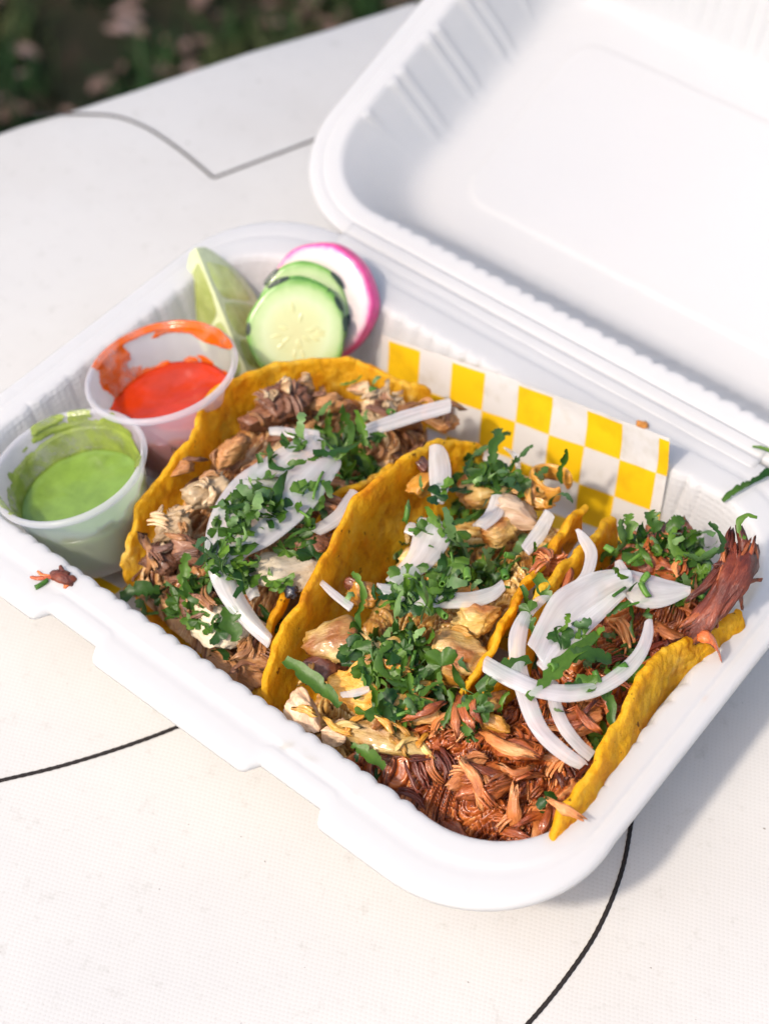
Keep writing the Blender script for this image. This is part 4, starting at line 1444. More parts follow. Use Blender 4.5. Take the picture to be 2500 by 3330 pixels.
onion(TACO3, [((173.3, 106.5, 50.0), (173.2, 106.6, 50.0)), ((176.7, 106.5, 50.0), (175.5, 103.9, 50.0)), ((182.0, 103.6, 50.0), (180.1, 100.4, 50.0)), ((185.4, 96.6, 50.0), (182.8, 94.5, 50.0)), ((185.6, 90.4, 50.0), (182.9, 89.8, 50.0))], 0.5, 1.6, 36, 8, 17)
onion(TACO3, [((177.9, 80.9, 49.0), (180.7, 84.0, 49.0)), ((177.3, 72.9, 49.0), (180.3, 75.4, 49.0)), ((179.3, 65.4, 49.0), (183.0, 68.6, 49.0)), ((185.0, 58.0, 49.0), (187.3, 61.9, 49.0)), ((191.9, 51.3, 49.0), (195.8, 54.3, 49.0)), ((199.3, 46.6, 47.0), (202.9, 49.9, 47.0)), ((206.4, 45.3, 45.0), (210.3, 49.1, 45.0)), ((212.1, 46.1, 43.0), (214.7, 49.9, 43.0)), ((215.1, 47.5, 42.0), (216.0, 49.8, 42.0))], 0.8, 1.5, 60, 9, 18)
onion(TACO3, [((180.6, 50.8, 51.0), (178.6, 55.3, 51.0)), ((189.4, 51.1, 51.0), (187.3, 56.2, 51.0)), ((198.3, 53.6, 51.0), (195.4, 57.9, 51.0)), ((205.1, 58.1, 51.0), (202.2, 62.4, 51.0)), ((209.7, 64.7, 51.0), (206.2, 67.6, 51.0)), ((212.2, 73.4, 51.0), (208.1, 75.0, 51.0)), ((211.9, 82.0, 51.0), (208.6, 81.3, 51.0)), ((209.8, 88.4, 51.0), (207.5, 86.6, 51.0)), ((206.4, 93.0, 51.0), (205.8, 91.3, 51.0))], 0.7, 1.5, 60, 9, 19)
onion(TACO3, [((185.5, 64.8, 51.0), (195.4, 60.0, 51.0)), ((183.3, 73.1, 51.0), (192.9, 70.6, 51.0)), ((181.3, 82.8, 51.0), (193.3, 79.1, 51.0)), ((183.1, 90.6, 51.0), (194.6, 86.4, 51.0)), ((186.5, 97.4, 51.0), (196.0, 93.7, 51.0)), ((192.9, 103.2, 51.0), (196.8, 98.5, 51.0))], 2.4, 1.3, 44, 20, 20)
onion(TACO3, [((190.6, 101.9, 50.0), (196.2, 95.8, 50.0)), ((193.1, 104.2, 50.0), (200.0, 94.7, 50.0)), ((197.5, 105.9, 50.0), (203.9, 96.2, 50.0)), ((203.3, 107.9, 50.0), (207.4, 100.5, 50.0)), ((209.1, 109.2, 50.0), (209.9, 107.3, 50.0))], 1.4, 1.3, 36, 14, 21)
onion(TACO3, [((194.3, 61.6, 47.0), (197.1, 62.9, 47.0)), ((199.1, 55.8, 47.0), (202.3, 57.4, 47.0)), ((205.2, 51.1, 47.0), (206.8, 54.3, 47.0)), ((211.5, 50.2, 44.0), (211.3, 53.8, 44.0)), ((215.9, 50.7, 42.0), (215.7, 54.2, 42.0))], 0.5, 1.5, 40, 8, 22)
onion(TACO3, [((186.8, 106.1, 47.0), (187.8, 107.5, 47.0)), ((188.4, 103.0, 47.0), (191.5, 105.6, 47.0)), ((189.5, 100.7, 47.0), (192.8, 102.9, 47.0))], 0.4, 1.2, 16, 8, 23)
onion(TACO3, [((191.1, 60.6, 52.0), (195.7, 59.4, 52.0)), ((190.1, 69.7, 52.0), (196.2, 68.7, 52.0)), ((191.3, 81.7, 52.0), (196.5, 80.8, 52.0)), ((193.8, 93.1, 52.0), (197.4, 95.4, 52.0))], 1.0, 1.2, 30, 10, 24)
tree = bvh()


# ------------------------------------------------------------------ cilantro
def strip_leaf(rnd):
    """a chopped ribbon of leaf with toothed edges, curled and folded"""
    L, w = rnd.uniform(6, 14), rnd.uniform(0.55, 1.45)
    n = 22
    ns = rnd.uniform(0, 99)
    bend, twist, curl = rnd.gauss(0, 0.09), rnd.gauss(0, 1.6), rnd.gauss(0, 0.07)
    vs = []
    p, d, e = V((-L / 2, 0, 0)), 0.0, rnd.gauss(0, .3)
    fold = rnd.uniform(-.2, .7)
    for i in range(n):
        f = i / (n - 1)
        d += bend * rnd.uniform(.2, 1.8)
        e += curl * rnd.uniform(.2, 1.8) * 1.4
        dr = V((math.cos(d) * math.cos(e), math.sin(d) * math.cos(e), math.sin(e)))
        p = p + dr * (L / n)
        sd = Quaternion(dr, twist * (f - .5)) @ V((-math.sin(d), math.cos(d), 0))
        up = dr.cross(sd)
        env = w * (0.45 + 0.55 * math.sin(math.pi * (0.08 + 0.84 * f)) ** .6)
        wl = env * (0.85 + 0.6 * n1((f * 5 + ns, 0, 0), 1.0) - (0.45 if rnd.random() < .13 else 0))
        wr = env * (0.85 + 0.6 * n1((f * 5 + ns, 9, 0), 1.0) - (0.45 if rnd.random() < .13 else 0))
        vs += [p + sd * wl + up * wl * fold, p + sd * wl * .5 + up * wl * fold * .25, p, p - sd * wr * .5 + up * wr * fold * .25, p - sd * wr + up * wr * fold]
    return vs, gridfaces(n, 5)


def lobed_leaf(rnd):
    """a piece of cilantro leaf: rounded lobes with small teeth round a short stalk"""
    R = rnd.uniform(3.6, 6.2)
    n = 30
    span = rnd.uniform(3.4, 5.6)
    lob = rnd.choice((3, 3, 4, 5))
    ph = rnd.uniform(-.3, .3)
    cup, sk = rnd.uniform(-.06, .10), rnd.gauss(0, .09)
    rings = (0.0, 0.42, 0.75, 1.0)
    vs = []
    for i in range(n):
        f = i / (n - 1)
        a = -span / 2 + span * f
        r = R * (0.58 + 0.42 * abs(math.cos(lob * math.pi * (f - .5) + ph)) ** .6) * (1 + 0.05 * math.cos(i * 2.6)) * rnd.uniform(.96, 1.04)
        for q in rings:
            x, y = r * q * math.cos(a), r * q * math.sin(a)
            z = cup * r * q * q * 2 + 0.16 * r * q * math.cos(lob * 2 * math.pi * (f - .5)) * .8 + sk * y * 2 + 0.5 * noise.noise(V((x * .5, y * .5, R)))
            vs.append(V((x - R * .3, y, z)))
    return vs, gridfaces(n, 4)


def stem_bit(rnd, L, r):
    vs, k = [], 9
    prof = [(0, r * .62), (0, r), (L * .25, r * 1.02), (L * .75, r), (L, r * .97), (L, r * .6), (L * .6, r * .55)]
    bd = rnd.gauss(0, 0.03)
    prof = [(L * .4, r * .5)] + prof
    for (x, q) in prof:
        for j in range(k):
            a = 6.2832 * j / k
            vs.append((x - L / 2, q * math.cos(a) + bd * x * x, q * math.sin(a)))
    return vs, gridfaces(len(prof), k, True)


rl = random.Random(77)
STRIPS = [rawmesh('cilantro_strip', *strip_leaf(rl), M['leaf']) for _ in range(28)]
LOBES = [rawmesh('cilantro_leaf', *lobed_leaf(rl), M['leaf']) for _ in range(14)]
STEMS = [rawmesh('cilantro_stem', *stem_bit(rl, rl.uniform(2.6, 4.6), rl.uniform(1.0, 1.5)), M['stem']) for _ in range(6)]
THIN = [rawmesh('cilantro_stem', *stem_bit(rl, rl.uniform(6, 11), rl.uniform(0.35, 0.6)), M['stem']) for _ in range(4)]


def greens(parent, zones, rnd):
    for (c, u, v, cnt) in zones:
        a = scatter(parent, tree, STRIPS, 'cilantro_strip', [(c, u, v, (cnt * 7 + 5) // 9)], rnd, 0.9, 0.30, 0.8, 1.35)
        b = scatter(parent, tree, LOBES, 'cilantro_leaf', [(c, u, v, (cnt * 3 + 4) // 9)], rnd, 0.8, 0.28, 0.6, 1.0)
        if cnt >= 10:
            scatter(parent, tree, THIN, 'cilantro_stem', [(c, u, v, cnt // 9)], rnd, 1.0, 0.3, 0.8, 1.1)


rg = random.Random(5)
Zc = lambda L: [(z[0], z[1], z[2], c) for (z, c) in L]
greens(TACO1, Zc([(((99.8, 96.5, 43.0), (7.5, 6.1), (9.7, -12.0)), 96), (((86.3, 76.3, 46.0), (6.6, 5.3), (2.9, -3.4)), 16), (((101.4, 69.2, 47.0), (8.3, 6.7), (4.5, -5.3)), 13), (((98.8, 54.8, 46.0), (6.1, 5.0), (3.3, -3.8)), 25), (((107.7, 57.6, 45.0), (5.6, 4.6), (2.4, -2.8)), 13), (((102.6, 40.6, 44.0), (4.5, 3.7), (5.9, -6.7)), 34), (((97.1, 31.7, 40.0), (3.8, 3.1), (4.1, -4.5)), 18), (((80.1, 25.0, 26.0), (5.0, 4.0), (2.8, -2.9)), 21), (((90.9, 24.3, 27.0), (3.6, 2.9), (3.9, -4.1)), 13), (((111.8, 24.7, 36.0), (3.5, 2.8), (2.6, -2.9)), 6), (((120.1, 38.7, 38.0), (3.0, 2.4), (3.6, -4.2)), 13), (((114.0, 56.2, 43.0), (4.1, 3.3), (2.7, -3.2)), 6), (((88.7, 122.7, 40.0), (5.0, 4.1), (1.5, -1.9)), 9), (((88.8, 103.3, 42.0), (5.5, 4.4), (3.6, -4.4)), 22), (((103.2, 21.6, 26.0), (3.1, 2.5), (2.1, -2.3)), 8)]), rg)
greens(TACO2, Zc([(((134.7, 114.4, 44.0), (7.7, 6.2), (6.6, -8.9)), 86), (((129.8, 83.2, 45.0), (2.6, 2.1), (5.7, -7.3)), 13), (((140.4, 88.5, 46.0), (6.7, 5.4), (5.6, -7.4)), 29), (((152.0, 84.0, 46.0), (6.3, 5.1), (6.0, -8.1)), 43), (((159.2, 89.7, 45.0), (4.3, 3.5), (3.4, -4.7)), 20), (((132.9, 70.4, 43.0), (1.8, 1.5), (3.6, -4.5)), 9), (((154.2, 58.8, 44.0), (7.4, 6.0), (4.5, -5.9)), 49), (((153.2, 45.8, 42.0), (8.3, 6.7), (5.1, -6.5)), 55), (((162.8, 46.8, 41.0), (5.4, 4.3), (4.5, -5.9)), 26), (((163.6, 35.7, 39.0), (6.3, 5.1), (4.0, -5.1)), 21), (((170.9, 46.5, 40.0), (5.3, 4.3), (3.1, -4.1)), 12), (((183.3, 44.4, 41.0), (3.6, 2.9), (2.4, -3.2)), 12), (((167.8, 20.7, 32.0), (2.9, 2.3), (3.5, -4.4)), 7), (((149.9, 69.6, 46.0), (7.5, 6.1), (2.4, -3.2)), 15), (((152.9, 119.7, 42.0), (3.2, 2.6), (1.5, -2.2)), 5), (((144.9, 116.7, 43.0), (3.2, 2.6), (4.1, -5.8)), 8), (((137.5, 54.2, 43.0), (4.0, 3.2), (2.0, -2.5)), 7)]), rg)
greens(TACO3, Zc([(((176.5, 80.9, 46.0), (1.8, 1.4), (6.4, -9.1)), 18), (((185.7, 118.6, 44.0), (7.2, 5.8), (3.6, -5.6)), 38), (((196.1, 124.8, 42.0), (5.7, 4.6), (3.1, -5.0)), 32), (((207.6, 124.3, 40.0), (2.7, 2.2), (3.1, -5.1)), 14), (((198.8, 69.9, 50.0), (4.8, 3.9), (4.9, -7.2)), 24), (((201.7, 88.5, 47.0), (4.1, 3.3), (5.1, -7.9)), 38), (((208.3, 94.7, 46.0), (2.7, 2.2), (1.3, -2.1)), 8), (((211.8, 64.9, 44.0), (1.1, 0.9), (2.7, -4.0)), 5), (((212.5, 37.6, 35.0), (1.7, 1.4), (1.5, -2.2)), 5), (((204.5, 116.6, 41.0), (4.1, 3.3), (3.0, -4.8)), 23), (((181.5, 107.8, 46.0), (2.2, 1.8), (2.0, -3.0)), 8), (((208.5, 130.3, 40.0), (0.8, 0.7), (1.4, -2.3)), 4)]), rg)


def big_leaf(parent, a, b, w, seed, name='cilantro_leaf'):
    """one large leaf piece laid from a to b"""
    rnd = random.Random(seed)
    a, b = V(a), V(b)
    vs, n = [], 22
    d = (b - a)
    sd = d.cross(V((0.2, -0.3, 1))).normalized()
    for i in range(n):
        f = i / (n - 1)
        p = a.lerp(b, f) + V((0, 0, 1.4 * math.sin(math.pi * f)))
        env = w * (0.30 + 0.70 * math.sin(math.pi * (0.08 + 0.84 * f)) ** .7)
        wl = env * (0.85 + 0.7 * n1((f * 4 + seed, 0, 0), 1.0) - (0.4 if rnd.random() < .14 else 0))
        wr = env * (0.85 + 0.7 * n1((f * 4 + seed, 9, 0), 1.0) - (0.4 if rnd.random() < .14 else 0))
        up = V((0, 0, 1))
        vs += [p + sd * wl + up * wl * .35, p + sd * wl * .5 + up * .1, p - up * .15, p - sd * wr * .5 + up * .1, p - sd * wr + up * wr * .3]
    fs = gridfaces(n, 5)
    if (vs[5] - vs[0]).cross(vs[1] - vs[0]).z > 0:
        fs = [f[::-1] for f in fs]
    return mk(name, vs, fs, M['leaf'], parent)


for k, (tc, a, b, w) in enumerate([
        (TACO2, (135.1, 24.6, 44.0), (154.3, 24.6, 40.0), 2.6), (TACO2, (139.5, 26.0, 41.0), (148.6, 24.7, 40.0), 2.2), (TACO3, (181.8, 48.0, 46.0), (188.4, 62.4, 50.0), 2.6),
        (TACO3, (195.3, 51.4, 51.0), (198.5, 78.5, 53.0), 2.4), (TACO3, (196.5, 67.3, 53.0), (205.1, 75.9, 50.0), 2.6), (TACO3, (172.0, 86.7, 50.0), (182.0, 81.5, 48.0), 2.2),
        (TACO3, (176.9, 73.4, 48.0), (186.2, 71.1, 48.0), 2.4), (TACO3, (211.9, 34.0, 37.0), (213.8, 39.4, 38.0), 1.8), (TACO2, (162.8, 19.0, 36.0), (172.8, 20.3, 33.0), 1.9),
        (TACO3, (206.0, 70.8, 47.0), (215.8, 61.9, 45.0), 1.7), (TACO2, (139.1, 112.4, 49.0), (133.7, 124.4, 50.0), 2.0), (TACO3, (185.3, 116.3, 46.0), (181.1, 120.6, 50.0), 2.0),
        (TACO3, (189.6, 123.0, 46.0), (184.9, 125.9, 49.0), 2.4), (TACO3, (192.1, 125.0, 46.0), (194.1, 130.7, 48.0), 2.2), (TACO2, (180.6, 40.6, 43.0), (184.7, 50.5, 44.0), 1.8),
        (TACO2, (186.2, 38.4, 40.0), (181.7, 43.3, 43.0), 2.4), (TACO1, (110.2, 29.0, 42.0), (117.9, 23.8, 38.0), 3.2), (TACO1, (94.7, 27.4, 38.0), (89.1, 35.9, 42.0), 1.9),
        (TACO1, (76.1, 19.7, 27.0), (83.8, 28.2, 28.0), 3.0), (TACO3, (212.6, 119.1, 42.0), (209.7, 125.4, 46.0), 1.9)]):
    big_leaf(tc, a, b, w, 100 + k)

rs = random.Random(9)
for (tc, c) in ((TACO1, (102.8, 60.4, 48.0)), (TACO1, (105.1, 56.7, 47.0)), (TACO1, (111.7, 64.2, 46.0)), (TACO1, (127.8, 34.8, 38.0)), (TACO2, (131.3, 82.8, 48.0)), (TACO2, (151.6, 64.0, 49.0)), (TACO2, (154.9, 68.7, 49.0)), (TACO2, (157.9, 75.3, 49.0)),
                (TACO2, (162.9, 88.7, 48.0)), (TACO2, (165.7, 82.6, 48.0)), (TACO2, (159.4, 61.2, 47.0)), (TACO3, (197.7, 102.6, 53.0)), (TACO3, (200.0, 98.4, 53.0)), (TACO3, (205.8, 67.8, 52.0)), (TACO3, (208.8, 74.5, 51.0)), (TACO3, (207.9, 110.2, 44.0)),
                (TACO3, (210.6, 113.5, 44.0)), (TACO3, (183.2, 108.3, 48.0)), (TACO3, (197.7, 51.9, 46.0)), (TACO3, (195.3, 62.6, 53.0)), (TACO1, (102.4, 112.1, 46.0)), (TACO1, (90.6, 118.0, 43.0)), (TACO2, (168.8, 97.5, 46.0)), (TACO3, (200.0, 118.6, 46.0))):
    inst('cilantro_stem', rs.choice(STEMS), tc, c, frame((rs.gauss(0, .5), rs.gauss(0, .5), 1)), (rs.uniform(.6, 1.2), rs.uniform(.6, .95), rs.uniform(.6, .95)))


# ------------------------------------------------------------------ sauce cups
def lathe(prof, n=72):
    vs = []
    for (r, z) in prof:
        for j in range(n):
            a = 6.2832 * j / n
            vs.append(V((r * math.cos(a), r * math.sin(a), z)))
    return vs


def sauce_cup(top, axis, label, sauce_mat, smear_mat, level, mask, seed, sname):
    H, RT, RB = 33.0, 22.4, 17.0
    ax = V(axis).normalized()
    base = V(top) - ax * H
    root = empty('sauce_cup', base, label, 'sauce cup', 'small plastic sauce cups')
    q = frame(ax, (1, 0, 0))

    def W(p):
        return base + q @ V(p)

    def rad(z):
        return RB + (RT - RB) * (z / H) ** 1.05
    t = 0.3
    prof = [(0.01, 1.0), (RB - 3, 1.0), (RB - 1.2, 0.2), (RB - 0.3, 0.3), (RB, 1.2)]
    prof += [(rad(H * k / 8), H * k / 8) for k in range(1, 8)]
    prof += [(RT - .1, H - 2.2), (RT, H - .6), (RT + .35, H + .05), (RT + 1.1, H + .1), (RT + 1.75, H - 0.5), (RT + 1.8, H - 1.3), (RT + 1.5, H - 1.9), (RT + 0.9, H - 2.0)]
    n = 80
    mk('cup', [W(v) for v in lathe(prof, n)], gridfaces(len(prof), n, True), M['cup'], root)
    # the sauce body fills the bottom of the cup
    zl = level
    sp = [(0.01, 2.1), (RB - 3, 2.1), (RB - t - .35, 3.2)] + [(rad(z) - t - .25, z) for z in (6, 9, 12, 15, 17.5) if z < zl] + [(rad(zl) - t - .2, zl + 0.8), (rad(zl) - t - 1.2, zl + 0.1)]
    sp += [(rad(zl) * k, zl - 0.15) for k in (.8, .65, .5, .35, .2)] + [(0.01, zl - .2)]
    vs = lathe(sp, n)
    tl = V((ax.x, ax.y, 0)) * 0.0
    vs = [W(v + V((0, 0, (0.35 * n1(v + V((seed * 9, 0, 0)), 6) + 0.15 * n1(v, 2.2)) * (1 if v.z > zl - 1 else 0)))) for v in vs]
    mk(sname, vs, gridfaces(len(sp), n, True), sauce_mat, root)
    # what clings to the inside of the wall and over the lip
    na, nz = 340, 80
    vs, keep = [], []
    for i in range(nz):
        f = i / (nz - 1)
        z = zl - 1 + (H + 0.6 - zl + 1) * f
        for j in range(na):
            a = 6.2832 * j / na
            m = mask(a, (z - zl) / (H - zl)) + 0.34 * n1((math.cos(a) * 4 + seed, math.sin(a) * 4, z * .25), 1.0) + 0.10 * n1((math.cos(a) * 14 + seed, math.sin(a) * 14, z * .8), 1.0)
            thick = 0.12 + 0.55 * max(0.0, min(1.0, m * 3))
            r = (rad(min(z, H)) - t) - thick - 0.08
            if z > H - 0.5:
                r = RT - t + (z - H + .5) * 1.2 - 0.1
            zz = z if z < H else H + 0.15 + thick * .5
            vs.append(W((r * math.cos(a), r * math.sin(a), zz)))
            keep.append(m)
    fs = [f for f in gridfaces(nz, na, True) if sum(keep[k] for k in f) > 0]
    mk('sauce_smear', vs, fs, smear_mat, root)
    for o in list(root.children):
        pass
    return root, W


def ang_bump(a, c, w):
    d = (a - c + math.pi) % (2 * math.pi) - math.pi
    return math.exp(-(d / w) ** 2)


# angles: 0 = +X of the cup (towards the tacos and front), pi/2 = +Y (towards the hinge)
def mask_green(a, v):
    top = 0.25 + 0.75 * ang_bump(a, 2.2, 1.25) + 0.25 * ang_bump(a, 4.0, 0.6)
    lipb = 1.3 * ang_bump(a, 2.75, 0.16) * (1 if v > .9 else 0) + 1.2 * ang_bump(a, 0.55, 0.14) * (1 if v > .8 else 0) + 1.1 * ang_bump(a, 4.55, 0.35) * (1 if v > .93 else 0)
    return (top - v) * 1.4 + lipb - 0.35 * ang_bump(v * 6, 3.9, 0.35) * ang_bump(a, 2.5, .9)


def mask_red(a, v):
    blob = 1.0 * ang_bump(a, 3.25, 0.42) * (1 if v > 0.05 else 1)
    band = 1.0 * ang_bump(a, 1.75, 1.05) * smooth01(0.60, 0.80, v + 0.10 * math.sin(a * 5))
    low = 0.25 - v * 1.5
    lip = 1.2 * ang_bump(a, 2.5, 1.0) * smooth01(.8, .95, v)
    return max(blob - 0.55, band - 0.5, low - 0.15, lip - .7) + 0.02


sauce_cup((38.9, 38.1, 42.0), (-0.21, -0.08, 0.97), 'small plastic cup of green salsa at the front left corner of the box', M['salsa_green'], M['salsa_green_pale'], 19.0, mask_green, 1, 'green_salsa')
sauce_cup((36.2, 81.4, 46.0), (-0.21, -0.03, 0.97), 'small plastic cup smeared with orange-red salsa, behind the green one', M['salsa_red'], M['salsa_red_pale'], 19.0, mask_red, 4, 'red_salsa')


# ------------------------------------------------------------------ lime, cucumber, radish
def disc(name, c, nrm, xdir, rx, ry, t, mat, label, cat, group=None, edge_mat=None, bend=0.0):
    root = empty(name, c, label, cat, group)
    q = frame(nrm, xdir)
    c = V(c)
    prof = [(0.02, 0.5), (0.2, .5), (.4, .5), (.6, .5), (.78, .5), (.9, .5), (.955, .48), (.985, .38), (1, .2), (1, -.2), (.985, -.38), (.955, -.48), (.7, -.5), (0.02, -.5)]
    n = 72
    vs = []
    for (r, z) in prof:
        for j in range(n):
            a = 6.2832 * j / n
            rr = r * (1 + 0.022 * math.sin(3 * a + 1 + rx) + 0.014 * math.sin(5 * a + ry) + 0.006 * math.sin(9 * a))
            x, y = rx * rr * math.cos(a), ry * rr * math.sin(a)
            vs.append(V((x, y, z * t + 0.12 * n1((x, y, z * 9), 4) + bend * (x * x + y * y) / (rx * rx))))
    me_faces = gridfaces(len(prof), n, True) + [tuple(range(n))[::-1], tuple((len(prof) - 1) * n + j for j in range(n))]
    mi = []
    for i in range(len(prof) - 1):
        mi += [1 if 7 <= i <= 9 else 0] * n
    mi += [0, 0]
    me = rawmesh('slice', vs, me_faces, mat)
    me.materials.append(edge_mat or mat)
    me.polygons.foreach_set('material_index', mi)
    o = inst('slice', me, root, c, q)
    return root, q, c


def cucumber(c, nrm, xdir, rx, ry, label, patches, seeds):
    root, q, c = disc('cucumber_slice', c, nrm, xdir, rx, ry, 4.2, M['cuc'], label, 'cucumber slice', 'cucumber slices', M['cuc_rim'])
    for (a0, a1) in patches:
        vs, n = [], 14
        for i in range(n):
            a = a0 + (a1 - a0) * i / (n - 1)
            w = 0.15 + 0.85 * max(0.0, math.sin(math.pi * i / (n - 1))) ** .4
            for (k, z) in ((0.93, 2.18), (1.0, 2.3), (1.03, 1.9), (1.035, -1.9), (1.0, -2.3)):
                k = 1 + (k - 1) * w if k > 1 else 1 - (1 - k) * w
                vs.append(c + q @ V((rx * k * math.cos(a), ry * k * math.sin(a), z)))
        mk('skin_strip', vs, gridfaces(n, 5), M['cuc_skin'], root)
    rnd = random.Random(len(patches))
    for k in range(seeds):
        a = rnd.uniform(0, 6.28)
        r = rnd.uniform(.22, .5)
        d = V((math.cos(a), math.sin(a), 0))
        vs, m, n = [], 8, 5
        for i in range(m):
            f = i / (m - 1)
            w = 0.75 * math.sin(math.pi * min(max(f, .03), .97)) ** .7
            p = d * (rx * r + 4.2 * (f - .5))
            sd = V((-d.y, d.x, 0))
            for j in range(n):
                b = math.pi * j / (n - 1)
                vs.append(c + q @ (p + sd * w * math.cos(b) + V((0, 0, 2.04 + 0.22 * w * math.sin(b)))))
        mk('seed', vs, gridfaces(m, n), M['cuc_seed'], root)


RAD = disc('radish_slice', (49.4, 143.5, 36.0), (0.10, -0.82, 0.62), (0.9, 0.2, 0.1), 18.6, 20.0, 8.5, M['radish'], 'white radish slice with bright pink skin leaning behind the cucumber', 'radish slice', None, M['radish_skin'])
cucumber((49.0, 134.0, 38.6), (0.44, -0.60, 0.67), (0.83, 0.55, 0.05), 15.0, 16.4, 'rear cucumber slice, half hidden behind the other and before the radish', [(0.55, 0.95), (2.15, 2.6), (6.0, 6.28)], 3)
cucumber((52.7, 126.5, 38.2), (0.46, -0.57, 0.68), (0.83, 0.55, 0.05), 15.8, 17.4, 'front cucumber slice with pale seedy middle, behind the leftmost taco', [(0.40, 0.72), (0.88, 0.90), (1.75, 2.25), (3.0, 3.25), (0.02, 0.30)], 18)


def lime():
    A, B = V((5.9, 131.8, 41.0)), V((42.6, 115.2, 16.0))
    root = empty('lime_wedge', (B.x, B.y, 6), 'pale green lime wedge standing between the red salsa cup and the cucumber', 'lime wedge')
    ax = (B - A).normalized()
    Ln = (B - A).length
    tocam = V((0.50, -0.55, 0.67))
    fr = tocam - ax * tocam.dot(ax)
    fr.normalize()                       # ridge of the wedge points this way
    sd = ax.cross(fr)                    # to the side
    HALF = R_(36)
    Rm = 20.5

    def prof(f):
        return Rm * max(0.0, math.sin(math.pi * (0.03 + 0.94 * f))) ** 0.62
    ridge0 = (A + B) / 2 + fr * 9.0

    def pt(f, ang, k):
        """f along the axis, ang about the ridge, k radial 0..1"""
        r = prof(f) * k
        return A.lerp(B, f) + fr * 9.0 - fr * (r * math.cos(ang)) + sd * (r * math.sin(ang))
    n, m = 40, 22
    vs = [pt(i / (n - 1), -HALF + 2 * HALF * j / (m - 1), 1.0 + 0.012 * n1((i, j, 0), 2.0)) for i in range(n) for j in range(m)]
    mk('peel', vs, gridfaces(n, m), M['lime_peel'], root)
    for s in (-1, 1):
        vs, m2 = [], 14
        for i in range(n):
            for j in range(m2):
                k = j / (m2 - 1)
                vs.append(pt(i / (n - 1), s * HALF, k * 0.997) + (fr * 0.15 + sd * s * 0.1) * math.sin(math.pi * k))
        face = mk('cut_face', vs, gridfaces(n, m2), M['lime_pith'], root)
        # juicy segments standing a little proud of the pith
        out = (sd * s * math.cos(HALF) + fr * math.sin(HALF)).normalized()
        for (f0, f1, k0, k1) in ((0.12, 0.42, 0.10, 0.86), (0.43, 0.70, 0.08, 0.88), (0.71, 0.93, 0.10, 0.86)) if s < 0 else ((0.10, 0.52, 0.08, 0.88), (0.53, 0.93, 0.08, 0.88)):
            vs, a, b = [], 16, 12
            for i in range(a):
                for j in range(b):
                    u, w = i / (a - 1), j / (b - 1)
                    rr = 0.5 * (max(abs(2 * u - 1), abs(2 * w - 1)))
                    # round the corners of the segment
                    uu, ww = 2 * u - 1, 2 * w - 1
                    uu, ww = uu * math.sqrt(1 - ww * ww / 3.6), ww * math.sqrt(1 - uu * uu / 3.6)
                    f = (f0 + f1) / 2 + (f1 - f0) / 2 * uu + 0.06 * (ww * .5)
                    k = (k0 + k1) / 2 + (k1 - k0) / 2 * ww
                    h = 0.55 * (1 - max(abs(uu), abs(ww)) ** 4) + 0.05 + 0.12 * n1((i, j, s), 2.2)
                    vs.append(pt(f, s * HALF, k) + out * h)
            mk('pulp_segment', vs, gridfaces(a, b), M['lime_pulp'], face)


lime()


# ------------------------------------------------------------------ loose scraps
def scrap(name, c, size, mat, label, cat, rz=0.0, seed=0, group=None):
    bm = bmesh.new()
    bmesh.ops.create_icosphere(bm, subdivisions=3, radius=1.0)
    vs, rot = [], Matrix.Rotation(rz, 3, 'Z')
    for v in bm.verts:
        d = v.co.normalized()
        w = 1 + 0.5 * noise.noise(d * 1.6 + V((seed, 0, 0))) + 0.25 * noise.noise(d * 4 + V((seed, 3, 0)))
        q = rot @ V((d.x * size[0] * w / 2, d.y * size[1] * w / 2, d.z * size[2] * w / 2))
        vs.append(V(c) + q)
    fs = [tuple(v.index for v in f.verts) for f in bm.faces]
    bm.free()
    o = mk(name, vs, fs, mat, origin=c)
    return tag(o, label, cat, group)


def scrap_strands(name, c, parts, label, cat, mats):
    root = empty(name, c, label, cat)
    for k, (pts, r, nm, mt) in enumerate(parts):
        n, kk = 16, 7
        pp = catmull(pts, n)
        vs = []
        for i, p in enumerate(pp):
            tn = (pp[min(i + 1, n - 1)] - pp[max(i - 1, 0)]).normalized()
            sd = tn.cross(V((0, 0, 1))).normalized()
            f = i / (n - 1)
            rr = r * (0.25 + 0.75 * math.sin(math.pi * min(max(f, .05), .95)) ** .5) * (1 + .3 * n1((i, k, c[0]), 1.7))
            for j in range(kk):
                a = 6.2832 * j / kk
                vs.append(p + sd * rr * 1.3 * math.cos(a) + V((0, 0, 1)) * (rr * .8 * math.sin(a)))
        mk(nm, vs, gridfaces(n, kk, True) + [tuple(range(kk))[::-1], tuple((n - 1) * kk + j for j in range(kk))], mt, root)
    return root


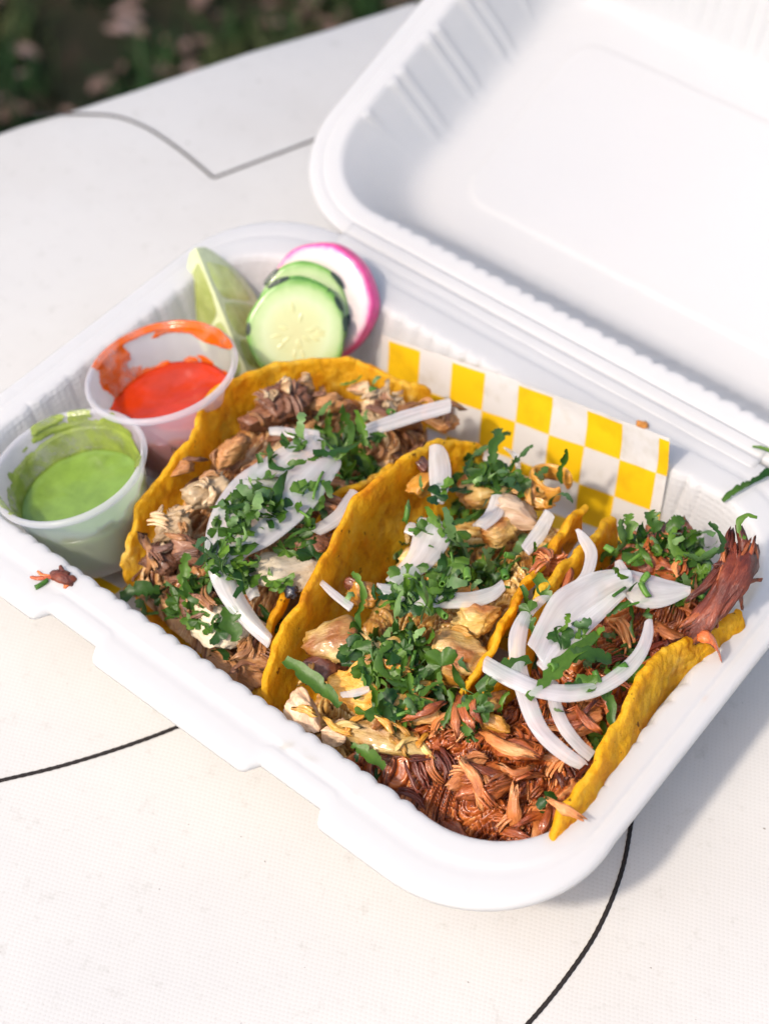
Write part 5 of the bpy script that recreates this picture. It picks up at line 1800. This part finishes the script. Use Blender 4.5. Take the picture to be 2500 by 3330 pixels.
D, Rr = M['red_dark'], M['orange_strip']
scrap_strands('meat_scrap', (66.1, 8.6, 39.0), [([(63.1, 7.4, 39.2), (65.5, 8.1, 39.9), (68.1, 9.2, 39.6), (68.6, 11.2, 39.0)], 1.5, 'meat_fibre', D), ([(58.7, 3.4, 39.0), (61.1, 4.5, 39.2), (64.3, 7.4, 39.5)], 0.55, 'meat_fibre', Rr), ([(59.0, 6.0, 39.4), (61.0, 5.9, 39.3), (63.1, 7.1, 39.4)], 0.4, 'meat_fibre', Rr),
              ([(63.2, 11.0, 40.2), (65.1, 9.9, 39.8), (66.8, 9.3, 39.5)], 0.6, 'meat_fibre', D), ([(69.1, 6.6, 38.8), (68.5, 8.3, 39.2), (68.0, 9.6, 39.5)], 0.7, 'meat_fibre', Rr), ([(70.2, 8.3, 38.8), (69.1, 9.1, 39.2), (67.8, 9.8, 39.6)], 0.6, 'meat_fibre', D), ([(62.5, 7.4, 39.4), (64.1, 9.1, 39.8), (67.0, 10.9, 39.5)], 0.8, 'meat_fibre', D)],
              'dark red stringy meat scrap on the front left rim of the box', 'meat scrap', None)
o = inst('herb_scrap', STEMS[1], None, (63.5, 3.4, 39.2), frame((0, 0, 1), (0.4, 0.9, 0)), (0.9, 0.5, 0.5))
tag(o, 'tiny green stem bit beside the dark red scrap on the rim', 'herb scrap')
scrap_strands('meat_scrap', (222.4, 99.2, 46.0), [([(219.1, 96.3, 50.0), (221.3, 98.0, 50.5), (223.4, 99.7, 47.0), (225.2, 101.8, 39.2)], 1.7, 'meat_fibre', Rr), ([(219.5, 96.4, 49.6), (221.9, 98.2, 49.5), (224.4, 99.8, 45.0)], 1.2, 'meat_fibre', D)],
              'orange-red shred hanging from the rightmost tortilla onto the rim', 'meat scrap', None)
o = big_leaf(None, (196.5, 150.4, 39.4), (199.5, 161.8, 39.8), 1.35, 301, 'herb_strip')
tag(o, 'lower piece of chopped green herb lying on the back right rim', 'herb strip', 'herb strips on the rim')
o = big_leaf(None, (199.0, 160.0, 39.8), (204.0, 172.7, 39.6), 1.5, 302, 'herb_strip')
tag(o, 'herb strip on the back right rim cut off by the edge of the photo', 'herb strip', 'herb strips on the rim')
o = big_leaf(None, (192.7, 173.7, 40.5), (201.2, 174.3, 40.8), 0.8, 303, 'herb_strip')
tag(o, 'small thin herb strip nearest the hinge at the right edge', 'herb strip', 'herb strips on the rim')
scrap('food_crumb', (161.4, 161.3, 39.3), (4.2, 2.4, 1.8), M['crumb'], 'orange crumb on the hinge flange above the checkered paper', 'crumb', R_(20), 3)
scrap('food_crumb', (183.4, 154.5, 28.0), (3.4, 2.2, 2.0), M['crumb'], 'brown crumb stuck to the dimpled inner wall at back right', 'crumb', R_(60), 5)
scrap('food_crumb', (228.5, 88.5, 38.3), (0.9, 1.8, 0.6), M['crumb'], 'tiny orange crumb on the right rim of the box', 'crumb', R_(10), 6)
scrap('peppercorn', (122.8, 41.8, 46.0), (4.0, 3.6, 3.4), M['pepper'], 'black peppercorn on the pale pork slice', 'peppercorn', 0, 8)
scrap('sauce_spot', (150.9, 7.1, 38.4), (4.2, 1.5, 0.35), M['stain'], 'long yellow sauce spot on the front rim of the box', 'sauce spot', R_(55), 9)
scrap('sauce_spot', (155.4, 9.0, 38.4), (1.2, 0.8, 0.3), M['stain'], 'smallest yellow sauce spot on the front rim', 'sauce spot', R_(30), 10)
scrap('sauce_spot', (158.1, 8.0, 38.4), (4.2, 0.8, 0.3), M['stain'], 'thin curved sauce streak on the front rim near the middle taco', 'sauce spot', R_(20), 11)
scrap('food_crumb', (173.7, 7.2, 38.4), (1.4, 0.8, 0.5), M['crumb'], 'tan crumb on the front rim by the shredded meat', 'crumb', R_(20), 12)
